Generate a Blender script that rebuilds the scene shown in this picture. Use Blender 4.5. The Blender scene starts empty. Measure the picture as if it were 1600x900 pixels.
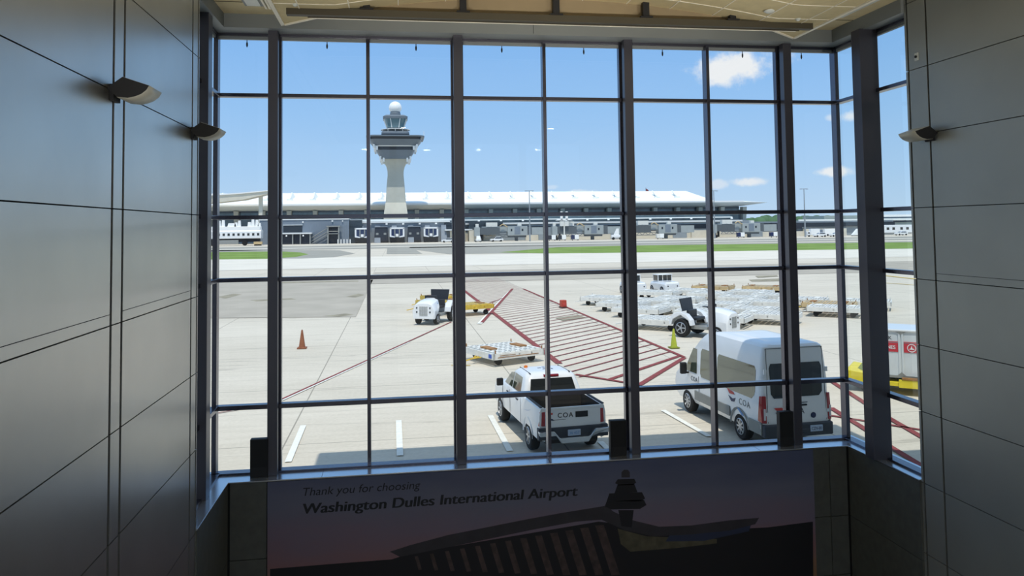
import bpy, bmesh, math, random
from mathutils import Vector, Matrix
random.seed(7)
C = bpy.context.scene
col = C.collection
R = math.radians

# ---------------------------------------------------------------- camera
# The photograph is a crop of a taller frame: principal point above the middle.
FPX, CYP = 1197.46, 298.35
PIT, ROL, YAW, CAMZ = R(2.7559), R(-0.7377), R(8.60996), 5.9
def _basis():
    F = Vector((math.sin(YAW)*math.cos(PIT), math.cos(YAW)*math.cos(PIT), math.sin(PIT)))
    r = Vector((math.cos(YAW), -math.sin(YAW), 0)); u = r.cross(F)
    return r*math.cos(ROL)+u*math.sin(ROL), -r*math.sin(ROL)+u*math.cos(ROL), F
CR, CU, CF = _basis()
cd = bpy.data.cameras.new('camera'); cam = bpy.data.objects.new('camera', cd); col.objects.link(cam)
cd.sensor_width = 36; cd.lens = FPX/1600*36; cd.shift_y = (CYP-450)/1600
cd.clip_start = .05; cd.clip_end = 6000
m = Matrix((CR, CU, -CF)).transposed().to_4x4(); m.translation = (0, 0, CAMZ); cam.matrix_world = m
C.camera = cam
def ray(x, y): return CR*((x-800)/FPX) - CU*((y-CYP)/FPX) + CF
def gr(x, y, z=0.):                       # point of the ground (height z) seen at x, y of the 1600x900 photograph
    d = ray(x, y); t = (z-CAMZ)/d.z; return Vector((d.x*t, d.y*t, z))
def at(x, y, Y):                          # (X, Z) on the vertical plane at distance Y
    d = ray(x, y); t = Y/d.y; return d.x*t, CAMZ+d.z*t

def lin(c):
    if isinstance(c, str): c = tuple(int(c[i:i+2], 16)/255 for i in (0, 2, 4))
    return tuple((v/12.92 if v <= .04045 else ((v+.055)/1.055)**2.4) for v in c)

# ---------------------------------------------------------------- world, sun, exposure
C.view_settings.view_transform = 'Standard'; C.view_settings.look = 'None'
C.view_settings.exposure = 0.0; C.view_settings.gamma = 1.0; C.view_settings.use_curve_mapping = False
W = bpy.data.worlds.new('sky'); C.world = W; W.use_nodes = True
wn, wl = W.node_tree.nodes, W.node_tree.links; wn.clear()
def wnode(t, **k):
    n = wn.new(t)
    for a, b in k.items(): setattr(n, a, b)
    return n
def wmath(op, a, b=None, c=None):
    n = wn.new('ShaderNodeMath'); n.operation = op
    for i, v in enumerate((a, b, c)):
        if v is None: continue
        if isinstance(v, (int, float)): n.inputs[i].default_value = v
        else: wl.new(v, n.inputs[i])
    return n.outputs[0]
tc = wnode('ShaderNodeTexCoord'); sx = wnode('ShaderNodeSeparateXYZ'); wl.new(tc.outputs['Generated'], sx.inputs[0])
el = wmath('ARCSINE', sx.outputs[2]); az = wmath('ARCTAN2', sx.outputs[0], sx.outputs[1])
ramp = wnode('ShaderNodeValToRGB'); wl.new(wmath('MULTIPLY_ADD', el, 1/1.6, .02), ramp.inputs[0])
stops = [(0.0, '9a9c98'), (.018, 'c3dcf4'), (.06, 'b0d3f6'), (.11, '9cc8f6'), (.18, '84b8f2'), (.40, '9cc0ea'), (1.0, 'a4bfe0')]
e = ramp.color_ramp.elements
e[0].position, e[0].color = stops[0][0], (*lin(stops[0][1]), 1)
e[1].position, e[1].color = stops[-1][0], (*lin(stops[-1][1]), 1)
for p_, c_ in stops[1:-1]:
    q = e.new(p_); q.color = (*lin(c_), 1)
noi = wnode('ShaderNodeTexNoise'); noi.inputs['Scale'].default_value = 26; noi.inputs['Detail'].default_value = 6; noi.inputs['Roughness'].default_value = .62
wl.new(tc.outputs['Generated'], noi.inputs['Vector'])
tot = None
for (cx, cy, hw, hh, st) in [(1150, 107, 74, 30, 1.), (1172, 284, 30, 8, .85), (1300, 269, 36, 9, .95), (1330, 181, 18, 11, .8), (1298, 184, 10, 6, .5),
                             (1120, 289, 20, 8, .5), (905, 300, 24, 5, .45), (860, 293, 16, 4, .3), (1420, 105, 12, 14, .25)]:
    d = ray(cx, cy).normalized(); a0, e0 = math.atan2(d.x, d.y), math.asin(d.z)
    u = wmath('DIVIDE', wmath('SUBTRACT', az, a0), hw/FPX*.95); v = wmath('DIVIDE', wmath('SUBTRACT', el, e0), hh/FPX)
    rr = wmath('SQRT', wmath('ADD', wmath('POWER', wmath('ABSOLUTE', u), 2.), wmath('POWER', wmath('ABSOLUTE', v), 2.)))
    k = wmath('SUBTRACT', wmath('MULTIPLY_ADD', noi.outputs[0], 2.4, -.15), rr)
    n = wnode('ShaderNodeMapRange'); n.interpolation_type = 'SMOOTHSTEP'; wl.new(k, n.inputs[0]); n.inputs[1].default_value = 0.; n.inputs[2].default_value = .75; n.inputs[4].default_value = st
    tot = n.outputs[0] if tot is None else wmath('MAXIMUM', tot, n.outputs[0])
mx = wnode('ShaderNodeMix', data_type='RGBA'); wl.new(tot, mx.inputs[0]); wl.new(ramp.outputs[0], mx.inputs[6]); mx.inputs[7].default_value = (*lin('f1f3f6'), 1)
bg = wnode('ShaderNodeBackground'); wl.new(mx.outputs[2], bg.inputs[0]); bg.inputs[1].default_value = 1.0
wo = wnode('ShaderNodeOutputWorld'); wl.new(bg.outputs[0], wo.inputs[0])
sd = bpy.data.lights.new('sun', 'SUN'); sd.energy = 2.9; sd.angle = R(.53); sd.color = (1, .955, .87)
sun = bpy.data.objects.new('sun', sd); col.objects.link(sun)
SUN_EL, SUN_AZ = R(68), R(10)             # light travels towards +Y and slightly +X
dirv = Vector((math.sin(SUN_AZ)*math.cos(SUN_EL), math.cos(SUN_AZ)*math.cos(SUN_EL), -math.sin(SUN_EL)))
sun.rotation_euler = dirv.to_track_quat('-Z', 'Y').to_euler()

# hall ceiling lamps added to brighten the interior; some match reflections in the panes
for i, (lx, ly) in enumerate(((-1.05, -4.2), (1.05, -4.2), (2.8, -4.2), (4.9, -4.2), (.2, 1.5), (4.2, 1.5))):
    ld = bpy.data.lights.new('hall_fill_lamp', 'AREA'); ld.shape = 'DISK'; ld.size = .16; ld.energy = 32; ld.color = (1, .93, .84)
    lo_ = bpy.data.objects.new('hall_fill_lamp', ld); col.objects.link(lo_); lo_.location = (lx, ly, 8.6)
for lx in (-1.2, 2.2, 5.6):                # added, unseen fill lights on the mezzanine edge, aimed up to brighten the canopy
    ld = bpy.data.lights.new('ceiling_fill_light', 'AREA'); ld.shape = 'DISK'; ld.size = .35; ld.energy = 16; ld.color = (1, .95, .86); ld.spread = R(40)
    lo_ = bpy.data.objects.new('ceiling_fill_light', ld); col.objects.link(lo_); lo_.location = (lx, 1.3, 4.2)
    lo_.rotation_euler = (Vector((2.2+(lx-2.2)*.7, 9.0, 8.9))-Vector((lx, 1.3, 4.2))).to_track_quat('-Z', 'Y').to_euler()

# ---------------------------------------------------------------- materials
MATS = {}
def mat(name, c, rough=.6, metal=0., var=0., scale=3., bump=0., coat=0., bscale=None, aniso=0., spec=.5):
    if name in MATS: return MATS[name]
    mm = bpy.data.materials.new(name); mm.use_nodes = True; MATS[name] = mm
    nt = mm.node_tree; b = nt.nodes['Principled BSDF']; c = lin(c)
    b.inputs['Base Color'].default_value = (*c, 1); b.inputs['Roughness'].default_value = rough; b.inputs['Metallic'].default_value = metal
    b.inputs['Coat Weight'].default_value = coat; b.inputs['Anisotropic'].default_value = aniso; b.inputs['Specular IOR Level'].default_value = spec
    if var or bump:
        t = nt.nodes.new('ShaderNodeTexCoord'); n = nt.nodes.new('ShaderNodeTexNoise')
        n.inputs['Scale'].default_value = scale; n.inputs['Detail'].default_value = 5
        nt.links.new(t.outputs['Object'], n.inputs['Vector'])
        if var:
            r = nt.nodes.new('ShaderNodeValToRGB'); r.color_ramp.elements[0].position = .3; r.color_ramp.elements[1].position = .7
            r.color_ramp.elements[0].color = (*[x*(1-var) for x in c], 1); r.color_ramp.elements[1].color = (*[min(1, x*(1+var)) for x in c], 1)
            nt.links.new(n.outputs[0], r.inputs[0]); nt.links.new(r.outputs[0], b.inputs['Base Color'])
        if bump:
            bp = nt.nodes.new('ShaderNodeBump'); bp.inputs['Strength'].default_value = bump; bp.inputs['Distance'].default_value = .02
            nt.links.new(n.outputs[0], bp.inputs['Height']); nt.links.new(bp.outputs[0], b.inputs['Normal'])
    return mm
def glass(name, tint, refl=1.):
    mm = bpy.data.materials.new(name); mm.use_nodes = True; MATS[name] = mm; nt = mm.node_tree; nt.nodes.clear()
    tr = nt.nodes.new('ShaderNodeBsdfTransparent'); tr.inputs[0].default_value = (*tint, 1)
    gl = nt.nodes.new('ShaderNodeBsdfGlossy'); gl.inputs['Roughness'].default_value = .0
    fr = nt.nodes.new('ShaderNodeFresnel'); ge = nt.nodes.new('ShaderNodeNewGeometry'); ior = nt.nodes.new('ShaderNodeMapRange')
    ior.inputs[3].default_value = 1.45; ior.inputs[4].default_value = 1/1.45       # the same pane from either side
    nt.links.new(ge.outputs['Backfacing'], ior.inputs[0]); nt.links.new(ior.outputs[0], fr.inputs[0])
    mu = nt.nodes.new('ShaderNodeMath'); mu.operation = 'MULTIPLY'; mu.inputs[1].default_value = refl
    mi = nt.nodes.new('ShaderNodeMixShader'); o = nt.nodes.new('ShaderNodeOutputMaterial')
    nt.links.new(fr.outputs[0], mu.inputs[0]); nt.links.new(mu.outputs[0], mi.inputs[0]); nt.links.new(tr.outputs[0], mi.inputs[1]); nt.links.new(gl.outputs[0], mi.inputs[2]); nt.links.new(mi.outputs[0], o.inputs[0])
    return mm
M = dict(
    pane=glass('window_glass', (.97, .985, .98), .75), sidepane=glass('side_window_glass', (.93, .97, .96), 1.),
    frame=mat('dark_anodised_metal', '64636e', .24, .85), frame_lt=mat('grey_anodised_metal', '5c5b64', .34, .5), black=mat('black_rubber', '141416', .7, 0, .2, 20),
    matte_black=mat('matte_black_metal', '1b1b1e', .6), groove=mat('dark_groove', '0d0d0e', .9),
    sill=mat('pale_painted_metal_sill', 'd2d5da', .22, .85, .03, 2), header=mat('grey_painted_header', '8e9393', .55, .1, .03, 2),
    tile=mat('tan_acoustic_tile', 'dccb9e', .9, 0, .05, 8), tile_rail=mat('pale_tile_rail', 'fff8e6', .6), soffit=mat('beige_soffit', 'e0cfa4', .85, 0, .05, 5),
    tymp=mat('brown_beige_board', '98876a', .8, 0, .04, 4), chord=mat('taupe_metal_chord', '504a3c', .55, .2),
    stone=mat('dark_stone_panel', '585a55', .5, 0, .12, 9), stone_j=mat('stone_joint', '20201f', .9),
    diffuser=mat('frosted_diffuser', 'dde0da', .4), beige_lamp=mat('aluminium_lamp_shell', 'c3c1b4', .45, .3),
    white=mat('white_vehicle_paint', 'eceded', .28, 0, .03, 1.5, coat=.6), chrome=mat('chrome_metal', 'c9ccd0', .2, .9),
    vglass=mat('tinted_vehicle_glass', '0f1418', .06, 0, coat=1.), vglass_lt=mat('lightly_tinted_vehicle_glass', '59604f', .08, .25, coat=1.),
    tire=mat('tyre_rubber', '1a1a1b', .85, 0, .15, 14, .2), rim=mat('silver_wheel_rim', 'b9bcc0', .35, .7), bed=mat('black_bed_liner', '17181a', .75),
    red=mat('red_lamp_lens', 'a01c26', .15, coat=.8), redlite=mat('clear_lamp_lens', 'd9d2d2', .15, coat=.8), plate=mat('licence_plate', 'b7c6da', .4), navy=mat('navy_print', '1e2c55', .5),
    orange_l=mat('amber_beacon_lens', 'e87a18', .2, coat=.8), ink=mat('dark_print', '23262c', .5), blueink=mat('pale_blue_print', '5f93c9', .5), redink=mat('red_print', 'c9423c', .5),
    clad=mat('grey_plastic_cladding', '8c8c86', .6, 0, .05, 4), dkclad=mat('dark_grey_bumper_plastic', '3c4048', .6, 0, .05, 4),
    dwhite=mat('worn_white_paint', 'e6e4dc', .55, 0, .09, 3), drust=mat('rusty_steel', '9a6f42', .8, 0, .3, 6), dgrey=mat('galvanised_steel', '9c9d99', .5, .4, .12, 5),
    dtan=mat('worn_tan_paint', 'cbb184', .6, 0, .2, 3), dyel=mat('faded_yellow_paint', 'd9b63c', .55, 0, .2, 3), yellow=mat('bright_yellow_paint', 'e3cf33', .5, 0, .08, 3),
    blue=mat('blue_paint', '2456b5', .5), cone=mat('faded_orange_cone', '8f5638', .75, 0, .2, 12), conew=mat('pale_reflective_collar', 'cfc9bd', .4), gcone=mat('lime_cone', 'a9b234', .6, 0, .1, 12), gconed=mat('olive_cone_base', '7d8424', .7),
    barrel=mat('orange_red_barrier', 'b8402c', .6), cont=mat('white_container_tarpaulin', 'd5dadb', .5, 0, .05, 2, .25), contr=mat('red_container_band', 'c93a45', .55),
    seat=mat('black_vinyl', '26282e', .5), lglass=mat('dark_blue_lounge_glass', '26355a', .1, 0, coat=1.),
    metal_wall=mat('blue_grey_metal_siding', '7d8894', .6, .1, .04, .4), dock=mat('grey_block_wall', '8a929b', .8, 0, .06, .6), darkdoor=mat('dark_dock_shutter', '2a303c', .7, 0, .1, 1), canopy=mat('pale_canopy_edge', 'dfe1e0', .6),
    beige=mat('beige_masonry', 'd8d1c0', .8, 0, .05, .5), conc=mat('pale_cast_concrete', 'd9d3c2', .8, 0, .05, .3), concg=mat('grey_cast_concrete', 'b5b5aa', .8, 0, .06, .3),
    roofw=mat('white_roof_membrane', 'f4f4f1', .7, 0, .02, .2), soff=mat('pale_grey_soffit', 'e8ece9', .8), tglass=mat('blue_grey_terminal_glass', '53666f', .2, .2, .25, .35, coat=.5), tglass2=mat('dark_terminal_glass', '27323c', .25, .1, .3, .5, coat=.5),
    podium=mat('grey_podium', '8f99a0', .8, 0, .08, .4), twr=mat('grey_tower_band', '6f7982', .6, 0, .04, .5), twr_d=mat('dark_tower_glazing', '2b333d', .2, .1), twr_g=mat('tinted_tower_cab_glass', '4f7482', .12, .2, coat=1.), dome=mat('white_radome', 'f6f6f4', .5),
    bridge=mat('grey_bridge_siding', 'a2a9a9', .6, .1, .06, .5), bridge_d=mat('dark_grey_bridge', '5d6469', .7), ac=mat('pale_rooftop_unit', 'dcdcd6', .6),
    pole=mat('galvanised_pole', '9aa0a4', .5, .3), flag=mat('flag_cloth', '8d3f46', .8), leaf=mat('far_tree_foliage', '4e6d4c', .9, 0, .35, .02), hbld=mat('grey_green_building', '99a39e', .8, 0, .05, .1),
    overhang=mat('pale_outer_cladding', 'd2cfc6', .8), upfloor=mat('mezzanine_carpet', 'a8a49c', .95), floor=mat('hall_floor_tile', 'cfcabf', .5, 0, .08, 2), backwall=mat('hall_wall_paint', '8d8a84', .8),
    m_red=mat('faded_red_marking', '8b4b4b', .85, 0, .25, 4, spec=.1), m_white=mat('white_marking', 'ecebe2', .8, 0, .08, 5, spec=.1), m_yel=mat('yellow_marking', 'cfae45', .8, 0, .1, 4),
    asphalt=mat('grey_asphalt', 'a09d93', .9, 0, .07, .08, spec=.1), asph2=mat('dark_patched_asphalt', 'b2aa9c', .9, 0, .09, .3, spec=.1), pale=mat('bright_new_concrete', 'dfd8ca', .9, 0, .05, .15, spec=.1), stain=mat('dark_oil_stain', '99927f', .9, 0, .25, 1.2, spec=.1),
    grass=mat('mown_grass', '7c944e', .95, 0, .22, .12, spec=.05),
)
# brushed metal wall panels
def metal_panel(name, c, rough, metal):
    mm = mat(name, c, rough, metal, .05, 1.2); b = mm.node_tree.nodes['Principled BSDF']
    nt = mm.node_tree; t = nt.nodes.new('ShaderNodeTexCoord'); mp = nt.nodes.new('ShaderNodeMapping'); mp.inputs['Scale'].default_value = (3, 3, .12)
    n = nt.nodes.new('ShaderNodeTexNoise'); n.inputs['Scale'].default_value = 2.2; n.inputs['Detail'].default_value = 3
    mr = nt.nodes.new('ShaderNodeMapRange'); mr.inputs[3].default_value = rough-.02; mr.inputs[4].default_value = rough+.02
    nt.links.new(t.outputs['Object'], mp.inputs[0]); nt.links.new(mp.outputs[0], n.inputs['Vector']); nt.links.new(n.outputs[0], mr.inputs[0]); nt.links.new(mr.outputs[0], b.inputs['Roughness'])
    return mm
M['panel'] = metal_panel('brushed_metal_panel', 'cfcdc6', .31, .92)
M['panel_r'] = metal_panel('matt_grey_panel', 'a2a49f', .45, .5)

# ---------------------------------------------------------------- mesh helpers
def cat_box(c, s, rz=0., rx=0.):
    mt = Matrix.Rotation(rz, 3, 'Z') @ Matrix.Rotation(rx, 3, 'X')
    return [Vector(c)+mt @ Vector((dx*s[0]/2, dy*s[1]/2, dz*s[2]/2)) for dz in (-1, 1) for dx, dy in ((-1, -1), (1, -1), (1, 1), (-1, 1))]
class MB:
    def __init__(s): s.v, s.f, s.m = [], [], []
    def add(s, vs, fs, m=0):
        o = len(s.v); s.v += [Vector(v) for v in vs]; s.f += [[i+o for i in f] for f in fs]; s.m += [m]*len(fs); return s
    def hexa(s, p, m=0): return s.add(p, [(3, 2, 1, 0), (4, 5, 6, 7), (0, 1, 5, 4), (1, 2, 6, 5), (2, 3, 7, 6), (3, 0, 4, 7)], m)
    def box(s, c, d, m=0, rz=0., rx=0.): return s.hexa(cat_box(c, d, rz, rx), m)
    def bx(s, x0, x1, y0, y1, z0, z1, m=0): return s.box(((x0+x1)/2, (y0+y1)/2, (z0+z1)/2), (x1-x0, y1-y0, z1-z0), m)
    def tube(s, a, b, r, n=8, m=0, r2=None):
        a, b = Vector(a), Vector(b); d = (b-a).normalized(); u = d.orthogonal().normalized(); w = d.cross(u); r2 = r if r2 is None else r2
        vs = [a+(u*math.cos(2*math.pi*i/n)+w*math.sin(2*math.pi*i/n))*r for i in range(n)]+[b+(u*math.cos(2*math.pi*i/n)+w*math.sin(2*math.pi*i/n))*r2 for i in range(n)]
        return s.add(vs, [list(range(n))[::-1], list(range(n, 2*n))]+[(i, (i+1) % n, n+(i+1) % n, n+i) for i in range(n)], m)
    def prism(s, pts, axis, a, b, m=0):      # polygon pts in the plane across the axis, extruded from a to b
        def P(p, t): return {'x': (t, p[0], p[1]), 'y': (p[0], t, p[1]), 'z': (p[0], p[1], t)}[axis]
        n = len(pts)
        return s.add([P(p, a) for p in pts]+[P(p, b) for p in pts], [list(range(n))[::-1], list(range(n, 2*n))]+[(i, (i+1) % n, n+(i+1) % n, n+i) for i in range(n)], m)
    def lathe(s, prof, n=24, c=(0, 0, 0), axis='z', m=0):
        vs, fs = [], []
        for r, h in prof:
            for i in range(n):
                a = 2*math.pi*i/n; x, y = r*math.cos(a), r*math.sin(a)
                vs.append({'z': (c[0]+x, c[1]+y, c[2]+h), 'x': (c[0]+h, c[1]+x, c[2]+y), 'y': (c[0]+x, c[1]+h, c[2]+y)}[axis])
        for k in range(len(prof)-1):
            for i in range(n): fs.append((k*n+i, k*n+(i+1) % n, (k+1)*n+(i+1) % n, (k+1)*n+i))
        fs.append(list(range(n))[::-1]); fs.append([(len(prof)-1)*n+i for i in range(n)])
        return s.add(vs, fs, m)
    def loft(s, rings, m=0, caps=True):
        n = len(rings[0]); vs = [p for r in rings for p in r]; fs = []
        for k in range(len(rings)-1):
            for i in range(n): fs.append((k*n+i, k*n+(i+1) % n, (k+1)*n+(i+1) % n, (k+1)*n+i))
        if caps: fs += [list(range(n))[::-1], [(len(rings)-1)*n+i for i in range(n)]]
        return s.add(vs, fs, m)
    def grid(s, rows, m=0):
        w = len(rows[0]); vs = [p for r in rows for p in r]
        return s.add(vs, [(k*w+i, k*w+i+1, (k+1)*w+i+1, (k+1)*w+i) for k in range(len(rows)-1) for i in range(w-1)], m)
    def build(s, name, mats, parent=None, smooth=None, bevel=0., recalc=True, thick=0.):
        me = bpy.data.meshes.new(name); me.from_pydata([tuple(v) for v in s.v], [], s.f)
        if not isinstance(mats, (list, tuple)): mats = [mats]
        for x in mats: me.materials.append(M[x] if isinstance(x, str) else x)
        for i, p in enumerate(me.polygons): p.material_index = s.m[i]
        if recalc:
            bm = bmesh.new(); bm.from_mesh(me); bmesh.ops.recalc_face_normals(bm, faces=bm.faces); bm.to_mesh(me); bm.free()
        if smooth:
            me.polygons.foreach_set('use_smooth', [True]*len(me.polygons)); me.set_sharp_from_angle(angle=R(smooth))
        o = bpy.data.objects.new(name, me); col.objects.link(o)
        if parent: o.parent = parent
        if thick:
            mo = o.modifiers.new('thickness', 'SOLIDIFY'); mo.thickness = thick; mo.offset = 0
        if bevel:
            mo = o.modifiers.new('soft_edges', 'BEVEL'); mo.width = bevel; mo.segments = 2; mo.limit_method = 'ANGLE'; mo.angle_limit = R(40)
        return o
def tag(o, label, cat, group=None):
    o['label'] = label; o['category'] = cat
    if group: o['group'] = group
    return o
def struct(o): o['kind'] = 'structure'; return o
def thing(name, label, cat, loc=(0, 0, 0), rz=0., group=None):
    o = bpy.data.objects.new(name, None); o.empty_display_size = .2; col.objects.link(o); o.location = loc; o.rotation_euler = (0, 0, rz)
    return tag(o, label, cat, group)
KIDS = {}
def dup(root, loc, rz, label=None, group=None):
    r = root.copy(); col.objects.link(r); r.location = loc; r.rotation_euler = (0, 0, rz)
    if label: r['label'] = label
    if group: r['group'] = group
    for ch in [o for o in bpy.data.objects if o.parent == root]:
        c = ch.copy(); col.objects.link(c); c.parent = r
        for g in [o for o in bpy.data.objects if o.parent == ch]:
            d = g.copy(); col.objects.link(d); d.parent = c
    return r
def carve(o, cutter):                      # cut the cutter's shape out of o's mesh
    c = cutter.build('cutter', 'black'); mo = o.modifiers.new('cut', 'BOOLEAN'); mo.object = c; mo.solver = 'EXACT'
    dg = bpy.context.evaluated_depsgraph_get(); me = bpy.data.meshes.new_from_object(o.evaluated_get(dg)); o.modifiers.clear(); old = o.data; o.data = me
    bpy.data.objects.remove(c, do_unlink=True); me.name = old.name
    me.polygons.foreach_set('use_smooth', [True]*len(me.polygons)); me.set_sharp_from_angle(angle=R(30))
def text(name, body, size, mt, parent, origin, xdir, zdir, depth=.004, shear=0., offset=0., spacing=1., align='LEFT', fit=None, bold=0.):
    cu = bpy.data.curves.new(name, 'FONT'); cu.body = body; cu.size = size; cu.extrude = depth/2; cu.shear = shear; cu.offset = offset; cu.space_character = spacing; cu.align_x = align
    t = bpy.data.objects.new('t', cu); col.objects.link(t)
    dg = bpy.context.evaluated_depsgraph_get(); me = bpy.data.meshes.new_from_object(t.evaluated_get(dg)); bpy.data.objects.remove(t, do_unlink=True)
    if bold:
        bm = bmesh.new()
        for dx in (0, bold/2, bold):
            n0 = len(bm.verts); bm.from_mesh(me); bm.verts.ensure_lookup_table()
            for v in bm.verts[n0:]: v.co.x += dx; v.co.z += dx*.02
        bm.to_mesh(me); bm.free()
    X, Z = Vector(xdir).normalized(), Vector(zdir).normalized(); N = X.cross(Z)
    mt4 = Matrix((X, Z, N)).transposed().to_4x4(); mt4.translation = origin
    if fit:
        w = max(v.co.x for v in me.vertices); 
        for v in me.vertices: v.co.x *= fit/w
    me.transform(mt4); me.materials.clear(); me.materials.append(M[mt]); me.name = name
    o = bpy.data.objects.new(name, me); col.objects.link(o); o.parent = parent
    return o

# ================================================================ THE HALL
XL, XR, YB, YF = -2.2, 6.6, 9.05, 11.0       # wall faces, start of the window bay, glass plane
ZS, ZT = 2.66, 8.62                          # sill and head of the glazing
Z1, Z2, Z3, Z4 = 7.78, 6.09, 5.235, 3.514    # transoms
JZ = [0, .85, 1.72, 2.6, 3.5, 4.34, 5.18, 6.09, 7.02, 7.87, 8.75, 9.4]
def panel_wall(name, x, side, strips, mt):
    b = MB(); b.bx(*sorted((x+side*.035, x+side*.3)), -5, YB, 0, 9.4, 1)
    ys = [-5]
    for s0, s1 in strips: ys += [s0, s1]
    ys.append(YB); g = .024 if side < 0 else .016
    for a, c in zip(ys[:-1], ys[1:]):
        big = c-a > .5
        for k in range(len(JZ)-1):
            b.bx(*sorted((x, x+side*.036)), a+g, c-(g if c < YB else 0), JZ[k]+.005, JZ[k+1]-.005)
            if big and k == 6: b.bx(*sorted((x-side*.0015, x)), a+g, c-g, JZ[k]+.085, JZ[k]+.09, 1)
    return struct(b.build(name, [mt, 'groove']))
panel_wall('wall_left', XL, -1, [(1.71, 1.95), (4.06, 4.30), (6.40, 6.64), (8.76, 9.0)], 'panel')
panel_wall('wall_right', XR, 1, [(1.27, 1.65), (3.72, 4.10), (6.19, 6.57), (8.64, 9.0)], 'panel_r')
struct(MB().bx(-2.5, 6.9, -5.3, 11.2, -.3, 0).build('floor', 'floor'))
b = MB().bx(-2.5, 6.9, -5.3, -5, 0, .8).bx(-2.5, 6.9, -5.3, -5, 8.9, 9.4)  # unseen back wall, opened up to let extra daylight into the hall
for x in (-2.35, -.1, 2.2, 4.5, 6.75): b.bx(x-.12, x+.12, -5.25, -5.05, .8, 8.9)
for z in (3.0, 6.0): b.bx(-2.5, 6.9, -5.2, -5.1, z-.04, z+.04)
struct(b.build('wall_back', 'frame'))
struct(MB().add([(-2.2, -5.15, .8), (6.6, -5.15, .8), (6.6, -5.15, 8.9), (-2.2, -5.15, 8.9)], [(0, 1, 2, 3)]).build('added_back_window', 'pane', recalc=False))  # glazing added behind the viewer as a daylight source
mz = struct(MB().bx(-2.19, 6.59, -5, 1.1, 4.0, 4.3).build('trim_mezzanine', 'upfloor'))
# walls under the bay windows, with stone joints
b = MB(); b.bx(-2.55, 6.95, 10.65, 11.12, 0, 2.61, 1)
xs = [-2.17, -1.7, -.6, .5, 1.6, 2.7, 3.8, 4.9, 6.01, 6.27, 6.55]
zs = [0, .78, 1.62, 2.611]
for a, c in zip(xs[:-1], xs[1:]):
    for k in range(3): b.bx(a+.005, c-.005, 10.62, 10.655, zs[k]+.005, zs[k+1]-.005)
struct(b.build('wall_front', ['stone', 'stone_j']))
for sname, xa, xb, xc in (('wall_bay_left', -2.19, -2.22, -2.55), ('wall_bay_right', 6.57, 6.605, 6.95)):
    b = MB(); b.bx(*sorted((xb, xc)), YB, 10.64, 0, 2.61, 1)
    for k in range(3): b.bx(*sorted((xa, xb)), YB, 10.61, zs[k]+.004, zs[k+1]-.004)
    struct(b.build(sname, ['stone', 'stone_j']))
# sill: one U-shaped worktop round the bay
b = MB(); pts = [(-2.185, YB), (-2.185, 10.6), (6.565, 10.6), (6.565, YB), (6.95, YB), (6.95, 11.12), (-2.55, 11.12), (-2.55, YB)]
b.prism(pts, 'z', 2.612, 2.63)
sill = struct(b.build('trim_sill', 'sill', bevel=.004))
j = MB()
for x in (-1.0, 2.1, 5.2): j.bx(x, x+.004, 10.61, 10.9, 2.6305, 2.6312)
struct(j.build('sill_joint', 'groove', sill))
# header above the bay windows
b = MB(); b.bx(-2.55, 6.95, 10.66, 11.15, ZT+.03, 8.86); b.bx(-2.55, -2.28, YB, 10.66, ZT+.03, 8.86); b.bx(6.56, 6.95, YB, 10.66, ZT+.03, 8.86)
b.bx(1.95, 1.954, 10.655, 10.66, ZT+.05, 8.8, 1)
struct(b.build('trim_header', ['header', 'groove']))

# ---- windows
def window(name, pieces, panes, pane_mt):
    root = bpy.data.objects.new(name, None); col.objects.link(root); root['kind'] = 'structure'
    for nm, mt, mb, bev in pieces: mb.build(nm, mt, root, bevel=bev)
    g = MB()
    for q in panes: g.add(q, [(0, 1, 2, 3)])
    g.build('pane', pane_mt, root, recalc=False)
    return root
TX = [(Z1, .05), (Z2, .055), (Z3, .055), (Z4, .06)]
XC0, XC1 = -2.46, 6.8
posts = [-1.66, .88, 3.39, 5.89]; thins = [-.385, 2.15, 4.665]
pieces = [('frame', 'frame', MB().bx(XC0, XC1, 10.96, 11.06, ZT-.01, ZT+.04).bx(XC0, XC1, 10.9, 11.06, 2.63, 2.656), .002),
          ('frame', 'header', MB().bx(XC0, XC1, 10.99, 11.04, ZT-.05, ZT-.01), 0)]
for x in posts:
    pieces.append(('post', ['frame_lt', 'frame'], MB().bx(x-.065, x+.065, 10.78, 10.9, 2.63, ZT+.04).bx(x-.05, x+.05, 10.9, 10.98, 2.63, ZT, 1).bx(x-.09, x+.09, 10.97, 11.07, 2.64, ZT, 1), .004))
for x in thins: pieces.append(('mullion', 'frame', MB().bx(x-.024, x+.024, 10.9, 11.06, 2.64, ZT), .003))
for x in (XC0+.02, XC1-.02): pieces.append(('mullion', 'frame', MB().bx(x-.03, x+.03, 10.92, 11.06, 2.64, ZT), .003))
for z, h in TX: pieces.append(('transom', 'frame', MB().bx(XC0, XC1, 10.93, 11.05, z-h/2, z+h/2), .003))
xsv = sorted([XC0]+posts+thins+[XC1]); zsv = [ZS, Z4, Z3, Z2, Z1, ZT]
panes = [[(a, YF, c), (b_, YF, c), (b_, YF, d), (a, YF, d)] for a, b_ in zip(xsv[:-1], xsv[1:]) for c, d in zip(zsv[:-1], zsv[1:])]
window('window_1', pieces, panes, 'pane')
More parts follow.
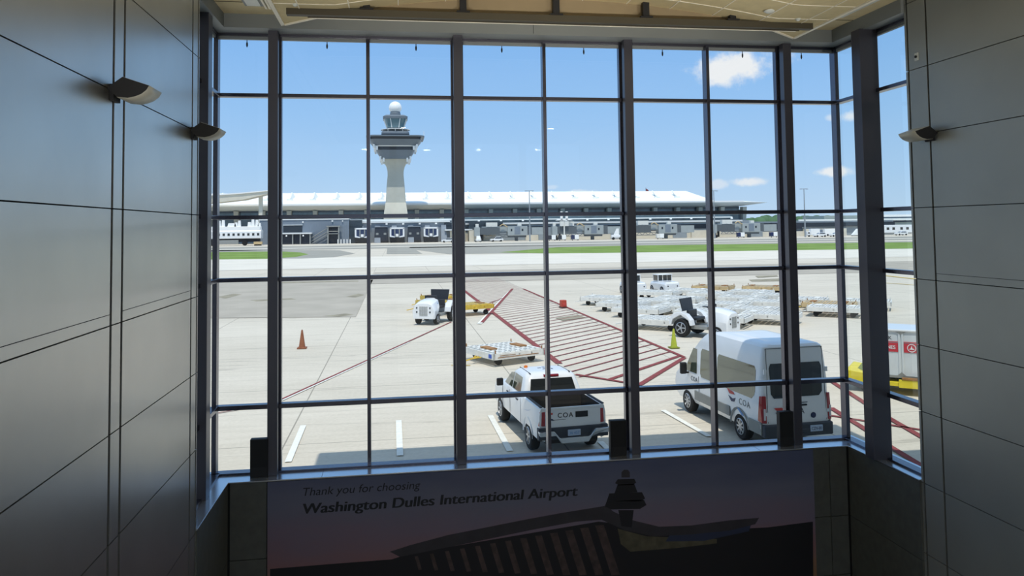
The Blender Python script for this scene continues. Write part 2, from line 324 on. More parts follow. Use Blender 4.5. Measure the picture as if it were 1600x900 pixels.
for nm, xg, s, pmt in (('window_2', XC1, -1, 'sidepane'), ('window_3', XC0, 1, 'pane')):
    xi = xg+s*.3 if s < 0 else xg+.15
    y0, y1 = (9.88, 10.08) if s < 0 else (9.95, 10.15)
    pcs = [('frame', 'frame', MB().bx(*sorted((xg-s*.05, xg+s*.04)), YB, 10.95, ZT-.01, ZT+.04).bx(*sorted((xg-s*.05, xg+s*.1)), YB, 10.95, 2.63, 2.656), .003),
           ('frame', 'header', MB().bx(*sorted((xg-s*.03, xg+s*.02)), YB, 10.95, ZT-.05, ZT-.01), 0),
           ('frame', 'frame', MB().bx(*sorted((xg-s*.05, xg+s*.03)), YB, YB+.05, 2.63, ZT), .003),
           ('post', 'frame_lt', MB().bx(*sorted((xi, xg+s*.02)), y0, y1, 2.63, ZT+.04), .004)]
    for z, h in TX: pcs.append(('transom', 'frame', MB().bx(*sorted((xg-s*.05, xg+s*.07)), YB, 10.95, z-h/2, z+h/2), .003))
    panes = [[(xg, a, c), (xg, b_, c), (xg, b_, d), (xg, a, d)] for a, b_ in ((YB, 10.0), (10.0, YF)) for c, d in zip(zsv[:-1], zsv[1:])]
    window(nm, pcs, panes, pmt)

# ---- ceiling
b = MB(); b.bx(-2.6, 7, -5.3, 11.25, 9.3, 9.5, 1)
b.bx(-2.3, -1.93, -5, 10.68, 8.84, 8.88); b.bx(6.2, 6.62, -5, 10.68, 8.84, 8.88); b.bx(-1.93, 6.2, 10.15, 10.68, 8.84, 8.88)
for k in range(9):
    y = 10.1-k*1.2; b.bx(-2.3, -1.93, y, y+.008, 8.835, 8.842, 1); b.bx(6.2, 6.6, y, y+.008, 8.835, 8.842, 1)
ceil_ = struct(b.build('ceiling', ['soffit', 'groove']))
cl = thing('ceiling_canopy', 'barrel-vaulted tan tiled ceiling canopy hung in front of the big window', 'ceiling canopy', (2.2, 9.95, 8.7))
CX0, CX1, CB0, CB1, CY0 = -3.7, 3.7, -2.95, 2.85, 0.
def cz(x):
    if x < CB0 or x > CB1: return 0.
    mid, hw = (CB0+CB1)/2, (CB1-CB0)/2
    return .27*(1-((x-mid)/hw)**2)
rows = []; nx = 48
for yy in (0., -1.5, -3., -5., -8.): rows.append([(CX0+(CX1-CX0)*i/nx, yy, cz(CX0+(CX1-CX0)*i/nx)) for i in range(nx+1)])
g = MB().grid(rows).add([(CX0, 0, 0), (CB0, 0, 0), (CX0, .65, 0)], [(0, 1, 2)]).add([(CB1, 0, 0), (CX1, 0, 0), (CX1, .65, 0)], [(0, 1, 2)])
g.build('tile_vault', 'tile', cl, recalc=False, thick=.02)
rl = MB()
for i in range(12):
    x = CX0+.31+i*.615
    if x < CX1: rl.hexa([(x-.007, -8, cz(x)-.016), (x+.007, -8, cz(x)-.016), (x+.007, 0, cz(x)-.016), (x-.007, 0, cz(x)-.016), (x-.007, -8, cz(x)-.008), (x+.007, -8, cz(x)-.008), (x+.007, 0, cz(x)-.008), (x-.007, 0, cz(x)-.008)])
for k in range(12):
    y = -.35-k*.615
    for i in range(nx):
        xa, xb = CX0+(CX1-CX0)*i/nx, CX0+(CX1-CX0)*(i+1)/nx
        rl.hexa([(xa, y-.007, cz(xa)-.016), (xb, y-.007, cz(xb)-.016), (xb, y+.007, cz(xb)-.016), (xa, y+.007, cz(xa)-.016), (xa, y-.007, cz(xa)-.008), (xb, y-.007, cz(xb)-.008), (xb, y+.007, cz(xb)-.008), (xa, y+.007, cz(xa)-.008)])
rl.build('tile_grid', 'tile_rail', cl)
for x in (CX0, CX1): MB().bx(x-.025, x+.025, -8, .65, -.03, .05).build('edge_rail', 'tile_rail', cl)
for (a, c) in (((CX0, .65), (CB0, 0)), ((CX1, .65), (CB1, 0))):
    dx, dy = c[0]-a[0], c[1]-a[1]; L = math.hypot(dx, dy); MB().box(((a[0]+c[0])/2, (a[1]+c[1])/2, .01), (L, .03, .08), rz=math.atan2(dy, dx)).build('edge_rail', 'tile_rail', cl)
ty = MB(); top = [(CB0+(CB1-CB0)*i/24, cz(CB0+(CB1-CB0)*i/24)) for i in range(25)]
ty.prism([(CB0, -.02)]+top+[(CB1, -.02)], 'y', .0, .02); ty.build('end_board', 'tymp', cl)
MB().bx(CX0+.15, CX1-.15, -.16, -.06, -.09, .0).bx(CX0+.4, CX1-.3, -.055, -.05, -.1, -.085).build('bottom_chord', 'chord', cl, bevel=.004)
MB().bx(CX0+.45, CX1-.35, -.052, -.03, -.105, -.088).build('light_strip', 'tile_rail', cl)
for k in range(5):
    x = -2.56+k*1.235; h = cz(x)
    MB().bx(x-.042, x+.042, -.15, -.07, 0, h+.01).bx(x-.085, x+.085, -.17, -.05, .0, .02).build('hanger_post', 'matte_black', cl)
tr = thing('cove_light', 'long pale linear ceiling light beside the left wall', 'ceiling light', (-1.79, 9.9, 8.8))
MB().bx(-.12, .12, -9, .25, .0, .06).build('housing', 'header', tr); MB().bx(-.085, .085, -9, .2, -.012, .002).build('diffuser', 'diffuser', tr); MB().bx(.125, .15, -9, .3, -.02, .04).bx(.17, .2, -9, .3, -.02, .04).build('trim_rail', 'tile_rail', tr)
tr = thing('cove_light', 'dark ceiling beam with broken pale light strips beside the right wall', 'ceiling light', (6.1, 9.9, 8.8))
MB().bx(-.1, .06, -9, .25, -.02, .06).build('housing', 'matte_black', tr)
q = MB()
for k in range(7): q.bx(.065, .1, -.1-k*1.3-1.1, -.1-k*1.3, -.02, .0)
q.build('diffuser', 'diffuser', tr)
for (px_, py_, r, lb, nm) in ((1202, 20, .07, 'round smoke detector on the ceiling tiles near the right end', 'smoke_detector'), (1247, 29, .035, 'small sprinkler head on the rightmost ceiling tile', 'sprinkler_head'), (461, 6, .03, 'small sprinkler head on the leftmost ceiling tiles', 'sprinkler_head')):
    p = gr(px_, py_, 8.69); z = 8.7+cz(p.x-2.2)-.01; tag(MB().lathe([(r, 0), (r, -.012), (r*.6, -.03), (r*.3, -.035)], 16, (p.x, p.y, z)).build(nm, 'diffuser', smooth=30), lb, 'detector' if 'smoke' in nm else 'sprinkler')

# ---- things on walls and sill
prof = [(0, .0), (.11, .085), (.305, .02), (.285, -.015), (.25, -.045), (.205, -.065), (.15, -.078), (.07, -.07)]
def wall_lamp(x, y, z, s, label):
    t = thing('wall_lamp', label, 'wall lamp', (x, y, z), 0, 'scoop-shaped wall lamps')
    pts = [(a*s, c) for a, c in prof]
    MB().prism([(0, -.09), (.0, .04), (.03*s, .04), (.03*s, -.09)], 'y', .05, .2).build('wall_bracket', 'matte_black', t)
    b = MB(); n = len(pts)
    b.add([(p[0], 0, p[1]) for p in pts], [list(range(n))]); b.build('end_plate', 'matte_black', t, recalc=False, thick=.006)  # shade on the lamp ends is put in as black colour
    MB().add([(p[0], .32, p[1]) for p in pts], [list(range(n))]).build('end_plate', 'matte_black', t, recalc=False, thick=.006)
    b = MB(); b.add([(p[0], 0, p[1]) for p in pts[2:]]+[(p[0], .32, p[1]) for p in pts[2:]], [(i, i+1, i+1+n-2, i+n-2) for i in range(n-3)]); b.build('shell', 'beige_lamp', t, smooth=50, recalc=False, thick=.006)
    MB().add([(pts[1][0], 0, pts[1][1]), (pts[2][0], 0, pts[2][1]), (pts[2][0], .32, pts[2][1]), (pts[1][0], .32, pts[1][1])], [(0, 1, 2, 3)]).build('lens', 'diffuser', t, recalc=False, thick=.004)
wall_lamp(XL+.002, 6.26, 7.02, 1, 'dark scoop lamp on the left wall, the one nearer the viewer')
wall_lamp(XL+.002, 8.66, 7.0, 1, 'dark scoop lamp on the left wall, right beside the window')
wall_lamp(XR-.002, 8.5, 7.0, -1, 'dark scoop lamp on the right wall')
t = thing('wall_sensor', 'tiny white wall sensor with a black dot high on the right wall', 'sensor', (XR, 8.83, 8.02))
MB().bx(-.012, 0, -.035, .035, -.05, .05).build('plate', 'diffuser', t, bevel=.004); MB().lathe([(.018, 0), (.018, -.012), (.01, -.016)], 14, (-.012, 0, 0), 'x').build('dot', 'matte_black', t)
for x, w, lb in ((-1.825, .23, 'leftmost black box on the window sill'), (3.12, .24, 'black box on the window sill in front of the space right of the pickup truck'), (5.69, .22, 'rightmost black box on the window sill in front of the white van')):
    t = thing('sill_speaker', lb, 'speaker box', (x, 10.8, 2.63), 0, 'black boxes on the window sill')
    MB().bx(-w/2, w/2, -.05, .05, .0, .5).build('case', 'matte_black', t, bevel=.008); MB().bx(-w/2+.012, w/2-.012, -.054, -.05, .13, .488).build('grille', 'bed', t)
for i, (x, y) in enumerate([(386, 64), (511, 66), (650, 71), (784, 75), (912, 78), (1035, 80), (1160, 82), (1252, 84)]):
    wx, wz = at(x, y, 11.1); t = thing('window_hook', ['leftmost', 'second from left', 'third from left', 'fourth from left', 'fifth from left', 'sixth from left', 'seventh from left', 'rightmost'][i]+' small dark hook hanging outside the window head', 'hook', (wx, 11.1, ZT-.01), 0, 'hooks under the window head')
    MB().tube((0, 0, 0), (0, 0, -.12), .006, 6).build('rod', 'matte_black', t); MB().lathe([(.004, -.05), (.012, -.065), (.013, -.1), (.005, -.125)], 8).build('bulb', 'matte_black', t)

# ---- poster
def poster_mat():
    mm = bpy.data.materials.new('printed_dusk_photo'); mm.use_nodes = True; nt = mm.node_tree; b = nt.nodes['Principled BSDF']; b.inputs['Roughness'].default_value = .6
    L = nt.links.new; t = nt.nodes.new('ShaderNodeTexCoord'); s = nt.nodes.new('ShaderNodeSeparateXYZ'); L(t.outputs['Generated'], s.inputs[0])
    n = nt.nodes.new('ShaderNodeTexNoise'); n.inputs['Scale'].default_value = 1.6; n.inputs['Detail'].default_value = 4
    mp = nt.nodes.new('ShaderNodeMapping'); mp.inputs['Scale'].default_value = (.5, 1, 2.2); L(t.outputs['Object'], mp.inputs[0]); L(mp.outputs[0], n.inputs['Vector'])
    def mth(op, a, c, d=None):
        q = nt.nodes.new('ShaderNodeMath'); q.operation = op
        for i, v in enumerate((a, c, d)):
            if v is None: continue
            if isinstance(v, (int, float)): q.inputs[i].default_value = v
            else: L(v, q.inputs[i])
        return q.outputs[0]
    k = mth('MULTIPLY_ADD', n.outputs[0], .25, mth('MULTIPLY_ADD', s.outputs[0], .12, mth('MULTIPLY_ADD', s.outputs[2], 1., -.18)))
    r = nt.nodes.new('ShaderNodeValToRGB'); L(k, r.inputs[0]); e = r.color_ramp.elements
    for p_, c_ in [(.30, '927054'), (.45, '8a676c'), (.62, '7b6c7e'), (.80, '6d6f84')]:
        q = e.new(p_); q.color = (*lin(c_), 1)
    e[0].color = (*lin('7a5d46'), 1); e[-1].color = (*lin('545b78'), 1); L(r.outputs[0], b.inputs['Base Color']); MATS['poster'] = mm; M['poster'] = mm
poster_mat()
M['p_dark'] = mat('poster_black_print', '17151c', .6); M['p_roof'] = mat('poster_roof_print', '37333a', .6, 0, .15, 4); M['p_win'] = mat('poster_window_print', '4a3b3a', .6, 0, .4, 9); M['p_glow'] = mat('poster_glow_print', '55503f', .6, 0, .3, 8); M['p_ink'] = mat('poster_ink', '15161d', .5); M['p_blue'] = mat('poster_blue_print', '2d3550', .6)
po = thing('poster', 'wide wall poster thanking travellers, an airport terminal and tower at dusk under the window', 'poster', (2.16, 10.615, 1.5))
PY = 10.605
MB().bx(-3.85, 3.85, -.01, 0, -1.1, 1.105).build('print', 'poster', po)
def pp(pts, name, mt, d=.002):
    q = []
    for x, y in pts:
        X, Z = at(x, y, PY); q.append((X-2.16, (Z-1.5) if y < 905 else -1.09))
    MB().prism(q, 'y', -.01-d, -.0105).build(name, mt, po)
pp([(422, 889), (520, 881), (612, 874), (640, 865), (935, 815), (1040, 826), (1160, 826), (1200, 824), (1270, 815), (1270, 906), (422, 906)], 'printed_ground', 'p_dark', .0012)
pp([(609, 862), (640, 852), (700, 836), (760, 824), (820, 812), (880, 801), (930, 793), (948, 790), (958, 799), (985, 812), (1030, 823), (1080, 821), (1140, 813), (1186, 809), (1180, 819), (1140, 829), (1080, 835), (1020, 838), (975, 828), (940, 812), (900, 815), (830, 828), (740, 847), (660, 863), (625, 870)], 'printed_roof', 'p_roof', .0018)
pp([(1050, 830), (1175, 815), (1170, 830), (1100, 845), (1040, 846)], 'printed_far_roof', 'p_blue', .0016)
for i in range(13):
    x = 648+i*23.5; yt = 871-(x-640)*.172; yb = min(yt+20+i*5, 898); w_ = 5+i*.7; l_ = 6+i*1.6
    pp([(x, yt), (x+w_, yt-1), (x+w_+l_, yb), (x+l_, yb+1)], 'printed_window', 'p_win', .002)
pp([(965, 826), (1010, 838), (1120, 842), (1120, 849), (1060, 856), (985, 862), (970, 850)], 'printed_glow', 'p_glow', .0015)
for pts in ([(971, 822), (966, 797), (990, 797), (987, 824)], [(945, 791), (948, 783), (1006, 781), (1010, 789), (1000, 795), (955, 796)], [(948, 783), (952, 771), (1003, 769), (1008, 779), (1000, 783)], [(960, 771), (965, 757), (991, 756), (996, 769)], [(961, 755), (965, 749), (991, 748), (994, 754), (988, 758), (968, 758)]):
    pp(pts, 'printed_tower', 'p_dark', .0022)
pp([(971, 746), (971, 738), (975, 734), (981, 734), (984, 738), (984, 746)], 'printed_dome', 'p_roof', .0022)
def tx(x, y): X, Z = at(x, y, PY); return (X-2.16, -.012, Z-1.5)
a0 = tx(471, 775)
text('lettering', 'Thank you for choosing', .15, 'p_ink', po, a0, (1, 0, 0), (0, 0, 1), .002, shear=.2, fit=at(657, 766, PY)[0]-at(471, 775, PY)[0])
a0 = tx(471, 803)
text('lettering', 'Washington Dulles International Airport', .19, 'p_ink', po, a0, (1, 0, 0), (0, 0, 1), .002, shear=.12, bold=.012, fit=at(903, 778, PY)[0]-at(471, 803, PY)[0])

# ---- outside of our own building (shades the apron, seen from nowhere inside)
b = MB(); b.bx(-60, -2.6, 8.5, 8.9, 0, 10.9); b.bx(7.0, 60, 8.3, 8.7, 0, 10.9)
struct(b.build('wall_outside', 'overhang'))
b = MB(); b.bx(-2.84, 12.0, 9.0, 16.75, 10.9, 11.3); b.bx(12.0, 60, 9.0, 14.0, 10.9, 11.3); b.bx(-60, -2.84, 8.5, 10, 10.9, 11.3); b.bx(-60, 60, -7, 9.0, 10.9, 11.3)
struct(b.build('roof_overhang', 'overhang'))

# ================================================================ THE APRON
def ground_mat():
    mm = bpy.data.materials.new('apron_concrete'); mm.use_nodes = True; nt = mm.node_tree; b = nt.nodes['Principled BSDF']; b.inputs['Roughness'].default_value = .9
    L = nt.links.new; g = nt.nodes.new('ShaderNodeNewGeometry'); s = nt.nodes.new('ShaderNodeSeparateXYZ'); L(g.outputs['Position'], s.inputs[0])
    def mth(op, a, c=None, d=None):
        q = nt.nodes.new('ShaderNodeMath'); q.operation = op
        for i, v in enumerate((a, c, d)):
            if v is None: continue
            if isinstance(v, (int, float)): q.inputs[i].default_value = v
            else: L(v, q.inputs[i])
        return q.outputs[0]
    def joint(o, off, per, w): return mth('LESS_THAN', mth('ABSOLUTE', mth('SUBTRACT', mth('FLOORED_MODULO', mth('ADD', o, off), per), per/2)), w)
    def noise(sc, det, vec=(1, 1, 1)):
        mp = nt.nodes.new('ShaderNodeMapping'); mp.inputs['Scale'].default_value = vec; L(g.outputs['Position'], mp.inputs[0]); n = nt.nodes.new('ShaderNodeTexNoise'); n.inputs['Scale'].default_value = sc; n.inputs['Detail'].default_value = det; L(mp.outputs[0], n.inputs['Vector']); return n.outputs[0]
    k = mth('ADD', mth('MULTIPLY', noise(.09, 4, (.6, 1.6, 1)), .45), mth('ADD', mth('MULTIPLY', noise(1.3, 5, (.35, 2.2, 1)), .28), mth('MULTIPLY', noise(9, 3), .27)))
    b.inputs['Specular IOR Level'].default_value = .1
    r = nt.nodes.new('ShaderNodeValToRGB'); L(k, r.inputs[0]); e = r.color_ramp.elements
    e[0].position = .3; e[0].color = (*lin('c2b9a8'), 1); e[1].position = .7; e[1].color = (*lin('dfd6c6'), 1)
    j = mth('MAXIMUM', joint(s.outputs[0], 3.1+3.8, 7.6, .022), joint(s.outputs[1], 3.8-22.2, 7.6, .022)); crack = mth('LESS_THAN', mth('ABSOLUTE', mth('SUBTRACT', noise(.22, 6, (.10, 1.7, 1)), .5)), .0035); j = mth('MAXIMUM', mth('MULTIPLY', j, .62), mth('MULTIPLY', crack, .28))
    x = nt.nodes.new('ShaderNodeMix'); x.data_type = 'RGBA'; L(j, x.inputs[0]); L(r.outputs[0], x.inputs[6]); x.inputs[7].default_value = (*lin('6f6a60'), 1); L(x.outputs[2], b.inputs['Base Color'])
    M['ground'] = mm
ground_mat()
gnd = struct(MB().add([(-1500, -600, -.02), (1500, -600, -.02), (1500, 3500, -.02), (-1500, 3500, -.02)], [(0, 1, 2, 3)]).build('ground', 'ground', recalc=False))
def patch(name, pts, mt, z=.004):
    n = len(pts); b = MB().add([(p[0], p[1], z) for p in pts], [list(range(n))])
    o = b.build(name, mt, gnd, recalc=False)
    if o.data.polygons[0].normal.z < 0: o.data.flip_normals()
    return o
def P(*pts): return [tuple(gr(x, y)[:2]) for x, y in pts]
patch('taxiway', [(-400, 243), (600, 243), (600, 300), (-400, 300)], 'asphalt')
patch('service_road', [(-400, 262), (600, 262), (600, 270), (-400, 270)], 'pale', .008)
patch('taxiway_turn', P((330, 404), (470, 404), (520, 402), (555, 396), (530, 391), (330, 391)), 'asphalt')
patch('taxiway_turn', P((640, 389), (700, 397), (1500, 386), (1500, 376), (640, 386)), 'asphalt')
patch('grass_verge', P((200, 407), (340, 405.5), (420, 404.5), (462, 401.5), (482, 397.5), (470, 394.5), (440, 393), (340, 394), (200, 395)), 'grass', .012)
patch('grass_verge', P((780, 394.3), (860, 396), (1000, 394.5), (1200, 391.5), (1420, 388.5), (1560, 386), (1560, 376), (1420, 378.5), (1200, 381), (1000, 383.5), (870, 386.3), (830, 390)), 'grass', .012)
patch('asphalt_square', P((605, 388), (645, 387.5), (660, 396.5), (604, 397)), 'asphalt', .006)
patch('concrete_strip', [(-400, 122), (600, 122), (600, 171), (-400, 171)], 'pale', .002)
patch('asphalt_apron', P((200, 500), (340, 497), (450, 496), (556, 495), (583, 437), (330, 440), (200, 441)), 'asph2')
patch('asphalt_apron', [(-3, 85), (300, 85), (300, 108), (-3, 108)], 'asph2')
for q in (P((420, 441), (560, 438.5), (560, 440), (420, 443)), P((340, 464), (365, 459), (378, 460), (352, 467)), P((390, 469), (455, 466), (463, 468), (400, 471)), P((540, 464), (560, 459), (570, 461), (556, 465)), P((505, 494), (540, 490), (553, 492), (530, 495)), P((1170, 437), (1220, 435), (1222, 439), (1175, 440)), P((868, 497), (902, 492), (915, 496), (880, 501)), P((1180, 431), (1214, 430), (1216, 432), (1184, 434))):
    patch('stain', q, 'stain', .008)
def line(px0, px1, w, mt, name='marking', z=.01):
    a, c = gr(*px0).xy, gr(*px1).xy; d = (c-a).normalized(); n = Vector((-d.y, d.x))*w/2
    return patch(name, [a+n, c+n, c-n, a-n], mt, z)
for a, c, w in (((474, 665), (450, 722), .17), ((623, 657), (625, 712), .17), ((766, 649), (797, 705), .17), ((1036, 641), (1108, 682), .17), ((938, 690), (950, 702), .17)): line(a, c, w, 'm_white')
# hatched box
L0, L1 = gr(724, 453).xy, gr(871, 566).xy; R0, R1 = gr(817, 451).xy, gr(1069, 558).xy
line((724, 453), (874, 568), .30, 'm_red'); line((817, 451), (1069, 558), .2, 'm_red'); line((1069, 559), (998, 602), .24, 'm_red'); line((1062, 556), (952, 593), .22, 'm_red'); line((899, 585), (992, 600), .2, 'm_red', z=.012)
hd = (gr(979, 531).xy-gr(867, 557).xy).normalized()
def isect(p, d, q, e_):
    den = d.x*e_.y-d.y*e_.x; t = ((q.x-p.x)*e_.y-(q.y-p.y)*e_.x)/den; return p+d*t
ld, rd = (L1-L0).normalized(), (R1-R0).normalized(); n0 = Vector((-hd.y, hd.x))
b = MB(); k = 0; base = gr(867, 557).xy
for k in range(-4, 44):
    p = base+Vector((0, 1))*1.22*k; a = isect(p, hd, L0, ld); c = isect(p, hd, R0, rd)
    if k < 0: a = isect(p, hd, gr(899, 585).xy, (gr(899, 585).xy-gr(871, 566).xy).normalized())
    if c.y < R1.y: c = isect(p, hd, R1, (gr(998, 602).xy-R1).normalized())
    if c.x < a.x: continue
    n = n0*.05; b.add([(v.x, v.y, .009) for v in (a+n, c+n, c-n, a-n)], [(3, 2, 1, 0)])
b.build('hatching', 'm_red', gnd)
line((801, 451), (753, 504), .22, 'm_red', z=.014); line((796, 456), (749, 506), .3, 'm_white', z=.0125); line((786, 466), (752, 478), .1, 'm_red', z=.013)
for a, c, w in (((440, 624), (705, 503), .10), ((300, 652), (420, 632), .08), ((1290, 590), (1375, 645), .2), ((1375, 645), (1480, 706), .2), ((1298, 637), (1378, 687), .2), ((1290, 648), (1480, 678), .14), ((1378, 690), (1440, 728), .2)): line(a, c, w, 'm_red')
line((440, 626), (640, 534.5), .08, 'm_white', z=.006); line((1368, 429), (1440, 437), .5, 'm_yel'); line((1368, 441), (1440, 446), .25, 'm_yel')
line((705, 571), (735, 571), .12, 'm_yel')

# ================================================================ VEHICLES
def rrect(y0, y1, hw, r, n=5):
    pts = []
    for cx, cy, a0 in ((hw-r, y1-r, 0), (-hw+r, y1-r, 90), (-hw+r, y0+r, 180), (hw-r, y0+r, 270)):
        for i in range(n+1):
            a = R(a0+90*i/n); pts.append((cx+r*math.cos(a), cy+r*math.sin(a)))
    return pts
class Body:                                  # levels: (z, y_rear, y_front, half_width, corner_radius)
    def __init__(s, lv): s.lv = lv
    def mesh(s, m=0): return MB().loft([[(x, y, z) for x, y in rrect(y0, y1, hw, r)] for z, y0, y1, hw, r in s.lv], m)
    def at(s, z, k):
        for a, b in zip(s.lv[:-1], s.lv[1:]):
            if a[0] <= z <= b[0]: t = (z-a[0])/(b[0]-a[0]+1e-9); return a[k]+(b[k]-a[k])*t
        return s.lv[-1][k] if z > s.lv[-1][0] else s.lv[0][k]
    def rows(s, poly, n):
        zs = [p[1] for p in poly]; z0, z1 = min(zs)+1e-4, max(zs)-1e-4; out = []
        for i in range(n+1):
            z = z0+(z1-z0)*i/n; xs = []
            for a, b in zip(poly, poly[1:]+poly[:1]):
                if (a[1]-z)*(b[1]-z) <= 0 and a[1] != b[1]: xs.append(a[0]+(b[0]-a[0])*(z-a[1])/(b[1]-a[1]))
            out.append((z, min(xs), max(xs)))
        return out
    def side(s, poly, side, eps=.006, n=8, b=None, m=0):
        g = [[(side*(s.at(z, 3)+eps), u0+(u1-u0)*k/6, z) for k in range(7)] for z, u0, u1 in s.rows(poly, n)]
        b = b or MB(); b.grid(g, m); return b
    def end(s, poly, front, eps=.006, n=8, b=None, m=0):
        k = 2 if front else 1; e_ = eps if front else -eps
        g = [[(u0+(u1-u0)*i/6, s.at(z, k)+e_, z) for i in range(7)] for z, u0, u1 in s.rows(poly, n)]
        b = b or MB(); b.grid(g, m); return b
def wheel(x, y, r, w, side, parent, spokes=6, rimc='rim'):
    t = MB().lathe([(r*.6, -w/2), (r*.9, -w/2), (r*.98, -w/2+.03), (r, -w/2+.06), (r, w/2-.06), (r*.98, w/2-.03), (r*.9, w/2), (r*.6, w/2)], 32, (x, y, r), 'x').build('wheel', 'tire', parent, smooth=35)
    b = MB().lathe([(r*.62, -.01), (r*.62, .01), (r*.56, .02), (r*.54, -.03), (r*.1, -.03), (r*.1, .01), (r*.02, .015)] if side > 0 else [(r*.62, .01), (r*.62, -.01), (r*.56, -.02), (r*.54, .03), (r*.1, .03), (r*.1, -.01), (r*.02, -.015)], 28, (x+side*(w/2-.005), y, r), 'x')
    for i in range(spokes):
        a = 2*math.pi*i/spokes; c = Vector((x+side*(w/2-.012), y+math.cos(a)*r*.33, r+math.sin(a)*r*.33))
        b.box(c, (.03, r*.5, r*.13), rx=a)
    b.build('rim', rimc, t, smooth=35)
def arches(o, ys, r, hw):
    for y in ys: carve(o, MB().tube((-hw*1.3, y, r*.95), (hw*1.3, y, r*.95), r*1.17, 32))

# ---- pickup truck
tk = thing('pickup_truck', 'white crew-cab pickup truck parked nose away below the window, amber beacon on its roof', 'pickup truck', (4.36, 20.52, 0), R(5.7))
lo = Body([(.42, .60, 3.95, .80, .1), (.5, .58, 4.1, .90, .22), (.75, .57, 4.12, .925, .25), (1.0, .57, 4.1, .93, .3), (1.12, .57, 3.95, .915, .32), (1.2, .58, 3.6, .89, .3), (1.24, .60, 3.2, .86, .25)])
cb = lo.mesh().build('cab_body', 'white', tk, smooth=35); arches(cb, [3.2], .39, .95)
gh = Body([(1.22, .63, 3.0, .86, .12), (1.3, .65, 2.9, .84, .14), (1.5, .73, 2.55, .79, .14), (1.68, .82, 2.22, .735, .15), (1.76, .88, 2.1, .70, .2), (1.81, 1.0, 2.0, .62, .2), (1.825, 1.2, 1.85, .45, .2)])
gh.mesh().build('cab_roof', 'white', tk, smooth=40)
for s in (-1, 1):
    gh.side([(1.95, 1.27), (2.78, 1.27), (2.3, 1.66), (1.98, 1.68)], s).build('side_window', 'vglass_lt', tk, smooth=30)
    gh.side([(1.0, 1.27), (1.88, 1.27), (1.92, 1.68), (1.15, 1.68)], s).build('side_window', 'vglass_lt', tk, smooth=30)
    for y in (.72, 1.92, 2.82): MB().bx(*sorted((s*.928, s*.936)), y-.006, y+.006, .5, 1.2).build('door_seam', 'dkclad', tk)
    for y in (1.02, 2.1): MB().bx(*sorted((s*.93, s*.95)), y, y+.18, 1.08, 1.12).build('door_handle', 'dkclad', tk)
    t = MB().box((s*1.06, 2.62, 1.3), (.2, .1, .22)).build('mirror', 'matte_black', tk, bevel=.03)
gh.end([(-.68, 1.28), (.68, 1.28), (.6, 1.68), (-.6, 1.68)], False).build('rear_window', 'vglass', tk, smooth=30)
gh.end([(-.76, 1.26), (.76, 1.26), (.64, 1.74), (-.64, 1.74)], True).build('windscreen', 'vglass', tk, smooth=30)
MB().bx(-.22, .22, .82, .92, 1.72, 1.78).build('brake_light', 'red', tk, bevel=.01)
for x in (-.58, .58): MB().bx(x-.012, x+.012, .93, 2.05, 1.795, 1.815).build('roof_channel', 'matte_black', tk)
b = MB()
for i, (x, y) in enumerate(((-.12, 1.62), (-.02, 1.45), (.1, 1.6), (.2, 1.42), (.03, 1.7))): b.box((x, y, 1.829), (.1, .05, .003), rz=.5*i)
b.build('roof_number', 'navy', tk)
b = MB().lathe([(.055, 0), (.06, .02), (.055, .07), (.03, .085)], 16, (-.46, 1.85, 1.8)); b.build('beacon', 'orange_l', tk, smooth=40)
# bed: side walls, floor, tailgate
bedy0, bedy1 = -.98, .57
for s in (-1, 1):
    b = MB(); sec = [(.80, .45), (.915, .5), (.935, .8), (.93, 1.1), (.90, 1.27), (.865, 1.3), (.80, 1.3), (.78, 1.27), (.78, .75), (.72, .72), (.72, .6)]
    b.loft([[(s*(x-(.04 if y < -.9 else 0)), y, z) for x, z in sec] for y in (bedy0-.03, -.85, -.4, 0, .4, bedy1)]); o = b.build('bed_side', 'white', tk, smooth=40); arches(o, [0], .39, .95)
    MB().bx(*sorted((s*.80, s*.87)), bedy0, bedy1, 1.3, 1.325).build('bed_rail', 'matte_black', tk, bevel=.005)
    MB().bx(*sorted((s*.775, s*.77)), bedy0, bedy1, .74, 1.29).build('bed_liner', 'bed', tk)
    b = MB(); b.loft([[(s*x, y, z) for x, y, z in r] for r in [[(.74, -1.03, .84), (.905, -1.0, .84), (.925, -.84, .84), (.74, -.84, .84)], [(.74, -1.03, 1.2), (.88, -1.0, 1.2), (.90, -.84, 1.2), (.74, -.84, 1.2)]]]); b.build('tail_light', 'red', tk, bevel=.01)
    b = MB(); ring = []
    for i in range(15):
        a = math.pi*i/14; ring.append((s*.938, math.cos(a)*.47, .4+math.sin(a)*.47)); ring.append((s*.925, math.cos(a)*.43, .4+math.sin(a)*.43))
    b.grid([ring[0::2], ring[1::2]]); b.build('wheel_arch_lip', 'white', tk, thick=.012)
b = MB().bx(-.78, .78, bedy0, bedy1, .7, .76)
for i in range(8): b.bx(-.7+i*.19, -.62+i*.19, bedy0, bedy1, .76, .775)
b.build('bed_floor', 'bed', tk); MB().bx(-.78, .78, .54, .575, .7, 1.3).build('bed_liner', 'bed', tk)
tgt = MB().bx(-.745, .745, -1.04, -.97, .72, 1.29).bx(-.74, .74, -1.05, -1.03, 1.24, 1.30).build('tailgate', 'white', tk, bevel=.015)
MB().bx(-.72, .72, -.968, -.96, .78, 1.28).build('inner_panel', 'bed', tgt)
MB().bx(.06, .40, -1.052, -1.04, 1.02, 1.17).build('tailgate_handle', 'matte_black', tgt, bevel=.01)
text('lettering', 'COA', .17, 'ink', tgt, (-.42, -1.043, 1.04), (1, 0, 0), (0, 0, 1), .004, spacing=1.25, offset=.002)
MB().bx(-.62, -.2, -1.047, -1.043, .985, .992).build('underline', 'ink', tgt)
